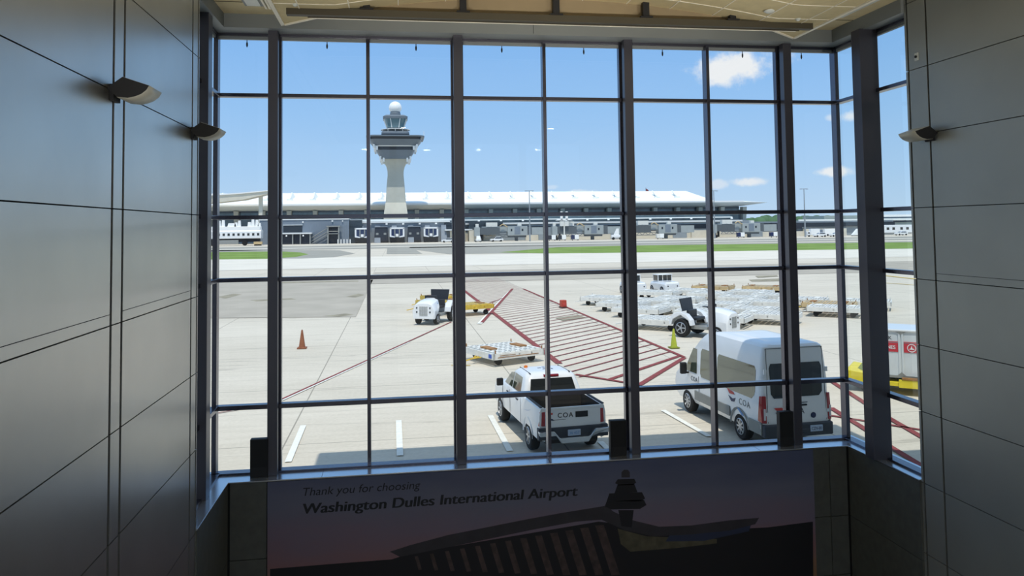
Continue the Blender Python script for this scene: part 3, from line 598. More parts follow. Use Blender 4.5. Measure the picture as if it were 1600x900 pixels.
b = MB().box((-.64, -1.043, 1.15), (.18, .004, .045)); b.build('logo_wing', 'redink', tgt); MB().prism([(-.72, 1.03), (-.56, 1.02), (-.5, .97), (-.62, .985)], 'y', -1.046, -1.042).build('logo_swoosh', 'navy', tgt)
MB().prism([(-.93, .62), (-.5, .62), (-.36, .42), (.36, .42), (.5, .62), (.93, .62), (.95, .74), (.55, .74), (.40, .56), (-.40, .56), (-.55, .74), (-.95, .74)], 'y', -1.2, -1.04).build('rear_bumper', 'chrome', tk, bevel=.02)
MB().bx(-.94, .94, -1.08, -.9, .50, .8).build('bumper_cover', 'dkclad', tk, bevel=.02)
pl = MB().bx(-.17, .17, -1.12, -1.085, .58, .73).build('licence_plate', 'plate', tk, bevel=.004); text('lettering', '36 457', .1, 'blueink', pl, (-.14, -1.123, .62), (1, 0, 0), (0, 0, 1), .002)
for s in (-1, 1):
    for y in (0, 3.2): wheel(s*.80, y, .37, .25, s, tk)
MB().bx(-.7, .7, -.9, 3.9, .36, .72).bx(-.78, .78, -.42, .42, .3, .71).build('underbody', 'matte_black', tk)
MB().bx(-.8, .8, 4.08, 4.16, .45, 1.0).build('front_grille', 'matte_black', tk, bevel=.02)
text('lettering', 'COA', .16, 'ink', tk, (-.937, 2.45, .93), (0, -1, 0), (0, 0, 1), .003, spacing=1.2)
b = MB(); b.add([(-.938, .35, .98), (-.938, .05, 1.02), (-.936, -.35, 1.12), (-.936, -.05, 1.04)], [(0, 1, 2, 3)]); b.build('logo_swoosh', 'blueink', tk, thick=.003)

# ---- passenger van
vn = thing('passenger_van', 'tall white high-roof passenger van parked nose away, with blue shade on its rear roof', 'van', (10.33, 20.3, 0), R(3.9))
vb = Body([(.36, -1.1, 4.1, .90, .1), (.5, -1.2, 4.25, .97, .15), (.8, -1.22, 4.3, 1.01, .16), (1.1, -1.2, 4.2, 1.025, .18), (1.3, -1.19, 3.9, 1.02, .2), (1.42, -1.18, 3.55, 1.01, .2), (1.8, -1.17, 3.15, .985, .15), (2.1, -1.155, 2.85, .96, .14), (2.35, -1.14, 2.55, .935, .14), (2.54, -1.13, 2.25, .91, .13), (2.66, -1.115, 2.0, .875, .13), (2.715, -1.07, 1.7, .81, .15), (2.745, -.95, 1.4, .68, .2), (2.76, -.7, 1.1, .4, .25)])
o = vb.mesh().build('body', 'white', vn, smooth=32); arches(o, [0, 3.3], .38, 1.02)
for s in (-1, 1):
    vb.side([(2.55, 1.33), (3.32, 1.33), (3.3, 1.45), (2.85, 2.08), (2.6, 2.08)], s).build('front_window', 'vglass_lt', vn, smooth=30)
    vb.side([(1.35, 1.32), (1.45, 1.28), (2.25, 1.28), (2.33, 1.32), (2.33, 2.08), (2.25, 2.14), (1.45, 2.14), (1.35, 2.08)], s).build('side_window', 'vglass_lt', vn, smooth=30)
    vb.side([(-.86, 1.42), (-.7, 1.27), (1.2, 1.27), (1.27, 1.32), (1.27, 2.08), (1.2, 2.14), (-.78, 2.14), (-.86, 2.06)], s).build('side_window', 'vglass_lt', vn, smooth=30)
    b = MB(); b.bx(*sorted((s*1.0, s*1.035)), .52, 2.72, .52, .80).bx(*sorted((s*.98, s*1.03)), -1.15, -.5, .40, .72).build('side_cladding', 'clad', vn, bevel=.012)
    for y in (1.3, 2.42): MB().bx(*sorted((s*1.02, s*1.03)), y-.006, y+.006, .5, 1.27).build('door_seam', 'dkclad', vn)
    MB().bx(*sorted((s*1.02, s*1.045)), 2.5, 2.66, .98, 1.02).build('door_handle', 'matte_black', vn); MB().bx(*sorted((s*1.02, s*1.045)), 1.4, 1.44, .95, 1.12).build('door_handle', 'matte_black', vn)
    mr = MB().box((s*1.2, 3.12, 1.42), (.22, .12, .36)).build('mirror', 'matte_black', vn, bevel=.04); MB().bx(*sorted((s*.98, s*1.15)), 3.1, 3.16, 1.25, 1.3).build('mirror_arm', 'matte_black', mr)
    b = MB(); ring = []
    for i in range(15):
        a = math.pi*i/14; ring.append((s*1.03, math.cos(a)*.50, .38+math.sin(a)*.50)); ring.append((s*1.015, math.cos(a)*.44, .38+math.sin(a)*.44))
    b.grid([ring[0::2], ring[1::2]]); b.build('wheel_arch_trim', 'clad', vn, thick=.012)
    tl = MB(); tl.hexa([(s*.9, -1.235, .72), (s*1.02, -1.2, .72), (s*1.04, -1.0, .75), (s*.9, -1.0, .75), (s*.9, -1.215, 1.42), (s*.99, -1.18, 1.42), (s*1.02, -1.06, 1.40), (s*.9, -1.0, 1.4)]); tl = tl.build('tail_light', 'red', vn, bevel=.015)
    MB().bx(*sorted((s*.93, s*.985)), -1.245, -1.22, .8, 1.1).build('clear_lens', 'redlite', tl, bevel=.01)
    vb.end([(s*.04, 1.36) if s > 0 else (-.74, 1.42), (s*.66, 1.36) if s > 0 else (-.66, 1.34), (s*.76, 1.44) if s > 0 else (-.04, 1.34), (s*.77, 2.16) if s > 0 else (-.04, 2.24), (s*.72, 2.24) if s > 0 else (-.72, 2.24), (s*.04, 2.24) if s > 0 else (-.77, 2.16)], False, .012).build('rear_window', 'vglass', vn, smooth=30)
    MB().bx(*sorted((s*.86, s*.93)), -1.205, -1.16, 1.98, 2.1).bx(*sorted((s*.86, s*.93)), -1.235, -1.18, .92, 1.0).build('door_hinge', 'white', vn)
for z, s in ((1.78, -1),): MB().box((s*.95, -1.19, 1.78), (.05, .02, .14)).build('marker_plate', 'white', vn, bevel=.005)
b = MB()
for z0, z1 in ((.72, 1.3), (1.3, 1.8), (1.8, 2.1), (2.1, 2.35), (2.35, 2.54), (2.54, 2.63)):
    for x in (-.005, -.86, .85): xx = x if abs(x) < .1 else x*(1 if z0 < 1.8 else .97); b.hexa([(xx, vb.at(z0, 1)-.003, z0), (xx+.01, vb.at(z0, 1)-.003, z0), (xx+.01, vb.at(z0, 1)+.02, z0), (xx, vb.at(z0, 1)+.02, z0), (xx, vb.at(z1, 1)-.003, z1), (xx+.01, vb.at(z1, 1)-.003, z1), (xx+.01, vb.at(z1, 1)+.02, z1), (xx, vb.at(z1, 1)+.02, z1)])
b.bx(-.83, .84, -1.13, -1.11, 2.625, 2.635); b.build('rear_door_seam', 'dkclad', vn)
MB().bx(-1.0, 1.0, -1.3, -1.02, .34, .68).bx(-.5, .5, -1.32, -1.05, .42, .56).build('rear_bumper', 'dkclad', vn, bevel=.04)
pl = MB().bx(.30, .66, -1.328, -1.305, .46, .62).build('licence_plate', 'plate', vn, bevel=.004); text('lettering', 'CZN-80', .11, 'navy', pl, (.33, -1.33, .50), (1, 0, 0), (0, 0, 1), .002, fit=.3)
MB().bx(.02, .28, -1.24, -1.205, 1.12, 1.16).build('door_handle', 'matte_black', vn, bevel=.008)
MB().lathe([(.075, 0), (.075, -.012), (.06, -.016)], 20, (.46, -1.222, .86), 'y').build('round_badge', 'navy', vn)
text('lettering', 'COA', .2, 'ink', vn, (-.28, -1.225, .92), (1, 0, 0), (0, 0, 1), .004, spacing=1.2)
MB().prism([(-.68, 1.1), (-.45, 1.1), (-.4, 1.06), (-.46, 1.02), (-.62, 1.04)], 'y', -1.228, -1.215).build('logo_wing', 'redink', vn); MB().prism([(-.66, .99), (-.5, .95), (-.36, 1.03), (-.4, .93), (-.52, .88)], 'y', -1.228, -1.215).build('logo_swoosh', 'navy', vn)
MB().bx(-.42, .3, -1.222, -1.212, 1.2, 1.215).build('small_print', 'ink', vn)
text('lettering', 'COA', .24, 'clad', vn, (-1.03, -.02, .98), (0, -1, 0), (0, 0, 1), .004, spacing=1.25)
MB().prism([(.62, 1.28), (.28, 1.24), (.2, 1.18), (.5, 1.16)], 'x', -1.034, -1.028).build('logo_wing', 'redink', vn); MB().prism([(.56, 1.1), (.32, 1.05), (.16, 1.1), (.24, .98), (.4, .96)], 'x', -1.034, -1.028).build('logo_swoosh', 'navy', vn)
MB().prism([(.1, .86), (-.02, .86), (-.3, .7), (-.16, .7)], 'x', -1.034, -1.028).build('blue_stripe', 'blueink', vn)
text('lettering', 'COA', .2, 'ink', vn, (-1.03, 2.95, 1.07), (0, -1, 0), (0, 0, 1), .004, spacing=1.1)
MB().box((-1.0, -1.12, .62), (.06, .05, .12)).build('marker_plate', 'white', vn, bevel=.005)
for s in (-1, 1):
    for y in (0, 3.3): wheel(s*.88, y, .36, .24, s, vn, 8)
MB().bx(-.8, .8, -1.1, 4.0, .32, .78).build('underbody', 'matte_black', vn)
vb.end([(-.85, 1.45), (.85, 1.45), (.78, 2.2), (-.78, 2.2)], True, .01).build('windscreen', 'vglass', vn)
b = MB()
for i in range(3): b.tube((-.15+.12*i, 1.0, 2.722), (-.05+.12*i, 1.25, 2.722), .012)
b.build('roof_number', 'navy', vn)

# ---- cones and barrier
def cone(loc, h, label, body, base, cat='traffic cone'):
    t = thing('traffic_cone', label, cat, loc)
    MB().bx(-h*.25, h*.25, -h*.25, h*.25, 0, h*.05).build('base', base, t, bevel=.01)
    MB().lathe([(h*.19, h*.04), (h*.17, h*.1), (h*.045, h*.97), (h*.03, h)], 24).build('cone', body, t, smooth=30)
    MB().lathe([(h*.108+.004, h*.48), (h*.082+.004, h*.66)], 24).build('collar', 'conew', t, smooth=30); MB().lathe([(h*.075+.004, h*.72), (h*.062+.004, h*.8)], 24).build('collar', 'conew', t, smooth=30)
cone(gr(472, 544), .92, 'faded orange traffic cone standing alone on the concrete at the left', 'cone', 'cone')
cone(gr(1053, 543.5), .92, 'lime green traffic cone beside the tractor behind the white van', 'gcone', 'gconed')
t = thing('barrier_lamp', 'small orange-red block barrier standing on the red hatched box edge', 'barrier', gr(880, 480.5), .2)
MB().prism([(-.22, 0), (.22, 0), (.2, .55), (-.2, .55)], 'y', -.2, .2).build('block', 'barrel', t, bevel=.03); MB().bx(-.26, .26, -.26, .26, 0, .06).build('base', 'matte_black', t); MB().bx(-.1, .1, -.215, -.2, .15, .35).build('reflector', 'redink', t)

# ---- baggage tractors
def tractor(loc, rz, label):
    t = thing('baggage_tractor', label, 'baggage tractor', loc, rz, 'white baggage tractors')
    hd = MB(); hd.loft([[(x, y, z) for x, z in sec] for y, sec in ((.55, [(-.42, .5), (.42, .5), (.5, .9), (.42, 1.25), (.2, 1.38), (-.2, 1.38), (-.42, 1.25), (-.5, .9)]), (1.1, [(-.55, .38), (.55, .38), (.62, .8), (.5, 1.2), (.25, 1.32), (-.25, 1.32), (-.5, 1.2), (-.62, .8)]), (1.55, [(-.62, .32), (.62, .32), (.66, .75), (.48, 1.1), (.28, 1.2), (-.28, 1.2), (-.48, 1.1), (-.66, .75)]), (1.62, [(-.58, .34), (.58, .34), (.62, .75), (.45, 1.06), (.26, 1.15), (-.26, 1.15), (-.45, 1.06), (-.62, .75)]))])
    h = hd.build('hood', 'white', t, smooth=30, bevel=.01)
    g = MB()
    for i in range(8): g.bx(-.22+i*.06, -.205+i*.06, 1.615, 1.632, .5, 1.0)
    for i in range(8): g.bx(-.23, .23, 1.615, 1.632, .5+i*.065, .512+i*.065)
    g.build('grille', 'dgrey', h)
    for s in (-1, 1):
        for z in (.7, .92): MB().lathe([(.045, 0), (.045, .03), (.03, .035)], 14, (s*.38, 1.61, z), 'y').build('headlamp', 'vglass', h)
    MB().bx(-.35, .35, .52, .62, 1.2, 1.5).build('dashboard', 'seat', t, bevel=.03); MB().bx(-.505, -.46, .75, 1.05, .95, 1.12).build('blue_panel', 'blueink', h)
    MB().bx(-.6, .6, -1.0, .6, .38, .52).bx(-.35, .35, .5, 1.3, .34, .5).build('chassis', 'dgrey', t, bevel=.01)
    MB().bx(-.6, .6, -1.05, -.55, .5, .95).build('rear_deck', 'white', t, bevel=.03)
    for s in (-1, 1):
        b = MB(); b.prism([(-1.2, .55), (-1.15, .85), (-.95, 1.08), (-.6, 1.15), (-.3, 1.05), (-.08, .8), (-.02, .55), (-.12, .55), (-.2, .8), (-.6, 1.02), (-1.0, .8), (-1.08, .55)], 'x', *sorted((s*.55, s*.9)))
        b.build('fender', 'white', t, bevel=.02); wheel(s*.74, -.6, .42, .26, s, t, 5); wheel(s*.52, 1.05, .28, .2, s, t, 5)
    MB().bx(-.4, .4, -.45, .0, .75, .88).bx(-.4, .4, -.55, -.42, .85, 1.2).build('seat', 'seat', t, bevel=.03)
    MB().hexa([(-.5, -.72, 1.15), (.5, -.72, 1.15), (.5, -.66, 1.15), (-.5, -.66, 1.15), (-.56, -.84, 1.72), (.56, -.84, 1.72), (.56, -.78, 1.72), (-.56, -.78, 1.72)]).build('back_screen', 'seat', t, bevel=.015)
    b = MB()
    for s in (-1, 1): b.tube((s*.45, -.7, .9), (s*.52, -.8, 1.7), .025)
    b.build('screen_post', 'white', t)
    MB().tube((0, .5, 1.2), (0, .28, 1.36), .02).lathe([(.17, 0), (.19, .012), (.17, .025), (.15, .012)], 20, (0, .26, 1.36)).build('steering_wheel', 'seat', t)
    b = MB().tube((0, -1.0, .45), (0, -1.3, .45), .04); b.build('tow_hitch', 'matte_black', t); return t
tr1 = tractor((2.4, 49.3, 0), R(155), 'white baggage tractor facing the viewer, with yellow carts behind it')
tr1.scale = (1.15,)*3; dup(tr1, (16.1, 39.3, 0), R(-140), 'white baggage tractor half hidden behind the roof of the white van')
def pushback(loc, rz, label):
    t = thing('pushback_tractor', label, 'pushback tractor', loc, rz, 'white tractors parked behind the dollies')
    MB().loft([[(x, y, z) for x, z in [(-s, .45), (s, .45), (s, h*.8), (s*.85, h), (-s*.85, h), (-s, h*.8)]] for y, s, h in ((-2.1, .85, 1.25), (-1.9, .95, 1.4), (.2, .98, 1.45), (1.7, .98, 1.3), (2.1, .8, 1.05))]).build('body', 'white', t, bevel=.03)
    b = MB(); b.bx(-.9, .9, -.2, 1.0, 1.4, 1.5); b.bx(-.95, .95, -.3, 1.1, 2.15, 2.22); b.build('cab', 'white', t, bevel=.02)
    for s in (-1, 1):
        for y in (-.2, 1.0): MB().bx(s*.88-.03, s*.88+.03, y-.03, y+.03, 1.4, 2.2).build('cab_post', 'white', t)
        wheel(s*.85, -1.2, .45, .3, s, t, 5); wheel(s*.85, 1.3, .45, .3, s, t, 5)
        MB().lathe([(.08, 0), (.08, -.03), (.05, -.035)], 12, (s*.6, -2.08, .95), 'y').build('headlamp', 'vglass', t)
    for x in (-.58, 0, .58): MB().bx(x-.24, x+.24, -.24, -.2, 1.5, 2.15).build('cab_window', 'vglass', t); 
    for s in (-1, 1): MB().bx(*sorted((s*.9, s*.92)), -.1, .9, 1.5, 2.12).build('cab_window', 'vglass', t)
    MB().bx(-.7, .7, -1.9, 1.9, .35, .6).build('underbody', 'matte_black', t); return t
p = gr(1052, 461); pb = pushback((p.x+.0, p.y+2.2, 0), R(8), 'white cab tractor with dark windows behind the dollies, the right one of two')
pb.scale = (.74,)*3; p = gr(1001, 462); dup(pb, (p.x, p.y+2.2, 0), R(4), 'white cab tractor behind the dollies, left of its twin, cut by the window post')

# ---- pallet dollies
def dolly(loc, rz, label, mats, group, L=3.3, Wd=2.2, h=.6, detail=True):
    body, deck, acc = mats; t = thing('pallet_dolly', label, 'dolly', loc, rz, group)
    b = MB(); b.bx(-L/2, L/2, -Wd/2, -Wd/2+.07, h-.27, h).bx(-L/2, L/2, Wd/2-.07, Wd/2, h-.27, h).bx(-L/2, -L/2+.07, -Wd/2, Wd/2, h-.27, h).bx(L/2-.07, L/2, -Wd/2, Wd/2, h-.27, h)
    for x in (-L/4, 0, L/4): b.bx(x-.05, x+.05, -Wd/2, Wd/2, h-.2, h-.06)
    b.build('frame', body, t, bevel=.008)
    b = MB(); n = 9
    for i in range(n): x = -L/2+.12+(L-.24)*i/n; b.bx(x, x+(L-.24)/n-.045, -Wd/2+.08, Wd/2-.08, h-.05, h+.03)
    d = b.build('deck_slats', deck, t)
    b = MB()
    for i in range(n):
        x = -L/2+.12+(L-.24)*(i+.42)/n
        for k in range(6): b.box((x, -Wd/2+.3+k*(Wd-.6)/5, h+.034), (.16, .08, .012), rz=.3*((i+k) % 3))
    b.build('caster', 'dgrey', d)
    for s in (-1, 1):
        MB().bx(-.18+s*L*.3, .18+s*L*.3, -.45, .45, h+.03, h+.09).build('stop_bar', acc, t, bevel=.01)
        for s2 in (-1, 1):
            MB().tube((s*(L/2-.1), s2*(Wd/2-.04), h), (s*(L/2-.1), s2*(Wd/2-.04), h+.14), .03).build('corner_post', acc, t)
            MB().lathe([(.08, -.06), (.17, -.06), (.18, 0), (.17, .06), (.08, .06)], 16, (s*L*.33, s2*Wd*.36, .18), 'y').build('wheel', 'tire', t)
    MB().tube((-L/2, .0, .28), (-L/2-.9, 0, .12), .03).tube((-L/2, -.25, .28), (-L/2-.3, 0, .22), .025).tube((-L/2, .25, .28), (-L/2-.3, 0, .22), .025).build('tow_bar', acc if acc != 'drust' else 'dyel', t)
    return t
big = dolly((4.72, 34.3, 0), R(24), 'worn white pallet dolly with rusty stops lying alone beside the pickup truck', ('dwhite', 'dwhite', 'drust'), None, 2.6, 2.6, .55)
for x, y in ((-1.31, -1.0), (1.31, -1.0)): MB().box((x, y, .42), (.02, .22, .16)).build('blue_sticker', 'blue', big)
MB().bx(-1.1, 1.0, -1.312, -1.3, .36, .39).build('rust_streak', 'drust', big); MB().bx(-1.0, -.2, -1.312, -1.3, .44, .46).build('rust_streak', 'drust', big)
wd = dolly((0, 0, 0), 0, '', ('dwhite', 'dwhite', 'dwhite'), 'white pallet dollies parked in rows')
spots = [(943, 478, 'leftmost dolly of the parked rows, left of the window post'), (968, 488, 'second dolly from the left, half behind the window post'), (1024, 468, 'dolly just below the left cab tractor'), (1076, 465, 'dolly just right of the two cab tractors'),
 (1130, 458, None), (1170, 468, 'far dolly left of the thin mullion end of the back row'), (1208, 474, 'back-row dolly beside the thick window post'), (1015, 483, 'dolly in the third row beside the left window post'), (1062, 480, 'dolly in the middle of the parked group, below the cab tractors'), (1098, 474, 'dolly touching the thin mullion, second row'), (1145, 480, 'dolly right of the thin mullion, third row'),
 (1200, 488, 'dolly right of the middle of the group, beside the thick post'), (1016, 497, 'dolly beside the left window post, fourth row'), (1066, 491, 'dolly in the centre of the parked group'), (1031, 512, 'front dolly of the parked group, left of the green cone, with printed end'), (1126, 491, 'dolly right of the thin mullion, fourth row'), (1172, 499, 'dolly just above the van roof, right half'), (1136, 506, 'front-row dolly just above the van roof'), (1204, 505, 'nearest dolly left of the thick post above the van roof'), (1078, 502, 'dolly directly behind the half-hidden baggage tractor'),
 (1262, 480, 'far dolly right of the thick window post'), (1284, 488, None), (1314, 489, 'white dolly by the thin mullion in the right group'), (1340, 490, 'rightmost dolly of all'), (1240, 482, None)]
RZ = R(-38)
tans = [(1124, 459, 'worn tan pallet dolly at the far back of the parked rows, by the thin mullion'), (1284, 489, 'worn tan pallet dolly in the right group beyond the thick post'), (1180, 459, 'worn tan pallet dolly at the back, left of the thick post')]
spots = [q for q in spots if q[0] not in (1130, 1284, 1240)]
PP = [gr(x, y).xy+Vector((.5, .8)) for x, y, _ in spots+tans]
ua, va = Vector((math.cos(RZ), math.sin(RZ))), Vector((-math.sin(RZ), math.cos(RZ)))
for it in range(200):                       # parked rows do not touch: nudge neighbours apart
    for i in range(len(PP)):
        for j in range(i):
            d = PP[i]-PP[j]; du, dv = d.dot(ua), d.dot(va); ou, ov = 4.1-abs(du), 2.5-abs(dv)
            if ou > 0 and ov > 0:
                mv = ua*math.copysign(ou/2, du) if ou < ov else va*math.copysign(ov/2, dv)
                PP[i] = PP[i]+mv; PP[j] = PP[j]-mv
for i, (x, y, lb) in enumerate(spots):
    p = PP[i]-Vector((.5, .8)); lb = lb or 'white pallet dolly parked in the rows'
    if i == 0: wd.location = (p.x+.5, p.y+.8, 0); wd.rotation_euler = (0, 0, RZ); wd['label'] = 'white '+lb
    else: dup(wd, (p.x+.5, p.y+.8, 0), RZ+random.uniform(-.04, .04), 'white '+lb if not lb.startswith('white') else lb)
q = gr(1031, 512)
tn = None
for i, (x, y, lb) in enumerate(tans):
    p = PP[len(spots)+i]-Vector((.5, .8))
    if tn is None: tn = dolly((p.x+.5, p.y+.8, 0), RZ, lb, ('dtan', 'dtan', 'drust'), 'worn tan pallet dollies')
    else: dup(tn, (p.x+.5, p.y+.8, 0), RZ, lb)
p = gr(738, 494); yl = dolly((p.x-.2, p.y+1.2, 0), R(20), 'yellow pallet dolly right of the window post, behind the baggage tractor', ('dyel', 'dyel', 'drust'), 'yellow pallet dollies', 3.0, 2.2, .7)
p = gr(684, 489); dup(yl, (p.x+.2, p.y+1.8, 0), R(12), 'yellow pallet dolly directly behind the white baggage tractor', None)
p = gr(690, 482); dup(yl, (p.x+.2, p.y+2.6, 0), R(12), 'farthest yellow pallet dolly behind the white baggage tractor', None)

# ---- container on a yellow dolly
cx = thing('container_dolly', 'bright yellow dolly carrying the white cargo container at the right', 'container dolly', (17.5, 25.2, 0), R(-40))
MB().bx(-1.4, 2.6, -.9, .9, .28, .42).build('frame', 'yellow', cx, bevel=.01)
for x0, x1 in ((-1.5, -.5), (1.5, 2.6)): MB().prism([(x0, .28), (x1, .28), (x1, .62), (x0+.05, .72), (x0, .7)], 'y', -.95, .95).build('end_box', 'yellow', cx, bevel=.02)
MB().bx(.2, 2.0, -.98, -.9, .25, .52).bx(-.5, 1.6, .9, .98, .25, .5).build('side_rail', 'yellow', cx, bevel=.01)
MB().bx(.3, 1.3, -1.0, -.9, .53, .6).build('step_plate', 'drust', cx)
for x in (-.9, 2.0):
    for y in (-.7, .7): MB().lathe([(.08, -.08), (.19, -.08), (.2, 0), (.19, .08), (.08, .08)], 18, (x, y, .2), 'y').build('wheel', 'tire', cx)
MB().tube((2.5, 0, .35), (3.3, 0, .2), .035).build('tow_bar', 'matte_black', cx)
ct = thing('cargo_container', 'white fabric-sided cargo container with a red airline band on the yellow dolly', 'cargo container', (17.5, 25.2, .6), R(-40))
MB().bx(-.84, 2.0, -.8, .8, 0, 1.56).build('body', 'cont', ct, bevel=.03)
MB().bx(-.88, 2.05, -.85, .85, 1.54, 1.62).build('roof', 'white', ct, bevel=.03)
MB().bx(-.88, 2.05, -.84, .84, -.04, .04).build('base_rail', 'dgrey', ct)
for x in (-.83, .24, .34, 1.97): MB().bx(x-.03, x+.03, -.83, -.79, 0, 1.54).build('door_post', 'cont', ct)
for x in (.29,): MB().prism([(x-.18, 0), (x+.18, 0), (x, .16)], 'y', -.835, -.8).prism([(x-.16, 1.54), (x+.16, 1.54), (x, 1.44)], 'y', -.835, -.8).build('corner_gusset', 'dgrey', ct)
for a, c in ((-.8, .2), (.38, 1.94)): MB().bx(a, c, -.815, -.8, .84, 1.15).build('red_band', 'contr', ct)
for a, c in ((-.8, .2), (.38, 1.94)): MB().bx(a, c, -.818, -.8, 1.18, 1.2).build('thin_red_line', 'contr', ct)
text('lettering', 'AIRLINES', .17, 'white', ct, (-.5, -.82, .94), (1, 0, 0), (0, 0, 1), .004, bold=.01, fit=.62)
text('lettering', '09 TK', .17, 'ink', ct, (-.42, -.805, 1.26), (1, 0, 0), (0, 0, 1), .004)
b = MB()
for i in range(24):
    a, c = 2*math.pi*i/24, 2*math.pi*(i+1)/24; b.hexa([(.62+math.cos(a)*.14, -.825, 1.0+math.sin(a)*.14), (.62+math.cos(c)*.14, -.825, 1.0+math.sin(c)*.14), (.62+math.cos(c)*.14, -.815, 1.0+math.sin(c)*.14), (.62+math.cos(a)*.14, -.815, 1.0+math.sin(a)*.14), (.62+math.cos(a)*.115, -.825, 1.0+math.sin(a)*.115), (.62+math.cos(c)*.115, -.825, 1.0+math.sin(c)*.115), (.62+math.cos(c)*.115, -.815, 1.0+math.sin(c)*.115), (.62+math.cos(a)*.115, -.815, 1.0+math.sin(a)*.115)])
b.prism([(.53, .95), (.71, .95), (.67, .99), (.64, .99), (.62, 1.09), (.59, .99), (.56, .98)], 'y', -.825, -.815).build('round_emblem', 'white', ct)
MB().bx(1.0, 1.4, -.806, -.8, 1.25, 1.42).build('info_label', 'plate', ct)

# ================================================================ THE FAR SIDE OF THE AIRFIELD
# ---- control tower
TY = 335.; TK = 1.084; tx0 = at(618, 250, TY*TK)[0]
tw = thing('control_tower', 'tall pale airport control tower with white radome standing before the terminal', 'control tower', (tx0, TY*TK, CAMZ*(1-TK)))
tw.scale = (TK, TK, TK)
def zt(y): return at(618, y, TY)[1]
def sq(z, hw, r=.3): return [(x, y, z) for x, y in rrect(-hw, hw, hw, hw*r)]
MB().loft([sq(.46, 5.6, .05), sq(12.6, 5.0, .05), sq(17.3, 4.35, .05)]).build('flared_base', 'conc', tw)
MB().loft([sq(17.3, 4.25, .12), sq(24, 3.85, .12), sq(29, 3.4, .15), sq(31, 3.45, .15), sq(33, 3.9, .15), sq(35.2, 5.0, .15), sq(36.4, 5.9, .15)]).build('shaft', 'concg', tw, smooth=40)
MB().loft([sq(35.9, 6.2), sq(37, 6.6), sq(39.6, 8.0)]).build('lower_gallery', 'twr', tw)
MB().loft([sq(39.6, 7.9), sq(41.0, 8.3)]).build('gallery_glazing', 'twr_d', tw)
MB().loft([sq(41.0, 8.4), sq(41.4, 8.5)]).build('white_ledge', 'roofw', tw)
MB().loft([sq(41.4, 9.0), sq(42.4, 9.8), sq(43.9, 11.0)]).build('upper_gallery', 'twr', tw)
MB().loft([sq(43.9, 10.9), sq(44.9, 11.4)]).build('gallery_glazing', 'twr_d', tw)
MB().loft([sq(44.9, 12.2), sq(45.4, 12.2)]).build('roof_slab', 'twr', tw)
for z, hw in ((36.2, 6.2), (41.0, 8.9)):
    b = MB()
    for sx_ in (-1, 1):
        for sy_ in (-1, 1):
            for k in range(2):
                o_ = hw-1.3*k+.1; b.box((sx_*o_, sy_*(hw-.3), z-.7*k), (.8, .8, 1.7)); b.box((sx_*(hw-.3), sy_*(o_-1.3), z-.7*k-.4), (.8, .8, 1.7))
    b.build('corner_bracket', 'roofw', tw)
MB().loft([sq(45.4, 5.8), sq(46, 5.9), sq(47.2, 5.9), sq(47.8, 5.7)]).build('walkway_deck', 'twr', tw)
MB().loft([sq(46.0, 6.0), sq(46.7, 6.0)]).build('deck_glazing', 'twr_d', tw)
b = MB()
for a in range(12):
    x, y = 6.2*math.cos(a*math.pi/6), 6.2*math.sin(a*math.pi/6); b.tube((x, y, 47.6), (x, y, 48.9), .07, 5)
b.lathe([(6.2, 48.8), (6.3, 48.9), (6.2, 49)], 24).build('railing', 'roofw', tw)
MB().loft([sq(47.8, 3.4, .5), sq(49.6, 3.4, .5)]).build('cab_base', 'twr', tw)
MB().loft([sq(49.6, 3.6, .5), sq(53.4, 4.9, .5)]).build('cab_glass', 'twr_g', tw)
b = MB()
for k in range(8):
    a = k*math.pi/4+math.pi/8; b.tube((3.9*math.cos(a), 3.9*math.sin(a), 49.6), (5.3*math.cos(a), 5.3*math.sin(a), 53.4), .16, 5)
b.build('cab_mullion', 'roofw', tw)
MB().loft([sq(53.4, 5.2, .4), sq(54.4, 5.3, .4), sq(55.0, 4.4, .4)]).build('cab_roof', 'twr', tw)
MB().lathe([(2.3, 55), (2.3, 56), (2.0, 57.2)], 24).build('radome_base', 'twr', tw)
MB().lathe([(2.75*math.sin(R(a)), 58.7-2.75*math.cos(R(a))) for a in range(25, 181, 11)]+[(.02, 61.45)], 28).build('radome', 'dome', tw, smooth=60)
b = MB()
for x, y in ((-5, 4), (5.3, 3), (12, -8), (-12, -8)): b.tube((x, y, 45), (x, y, 50 if abs(x) < 6 else 47.5), .1, 5)
b.build('antenna', 'roofw', tw)

# ---- terminal
TM = thing('terminal_building', 'long terminal building with sweeping white roof, slanted pillars and glass front', 'terminal building', (0, 381, 0))
prof_full = [(2, 15.4), (-1, 15.7), (-4, 16.3), (-6.4, 17.3), (-7, 18.0), (-6.6, 18.4), (-4, 18.5), (4, 19.2), (14, 21.6), (24, 24.2), (30, 25.4), (32, 24.6), (28, 22.5), (16, 18), (6, 16)]
def ring(x, f): return [(x, *f(y, z)) for y, z in prof_full]
full = lambda y, z: (y, z)
def hip(k): return lambda y, z: (y if y < 6 else 6+(y-6)*k, min(z, 18.6+(z-18.6)*k) if z > 18.6 else z)
def tip(k): return lambda y, z: (y if y < 0 else y*.4, 17.6+(min(z, 18.6)-17.6)*k-.3*(1-k))
b = MB().loft([ring(-170, full), ring(161, full), ring(168, hip(.05)), ring(180, tip(.75)), ring(186, tip(.4)), ring(191, tip(.04))])
o = b.build('roof', ['roofw', 'soff'], TM, smooth=25)
for i, p_ in enumerate(o.data.polygons):
    if i < 75 and i % 15 in (0, 1, 2, 3, 11, 12, 13, 14): p_.material_index = 1
b = MB().bx(-170, 178, -7.1, -6.9, 17.7, 18.45); b.build('eave_fascia', 'roofw', TM)
kk = 0
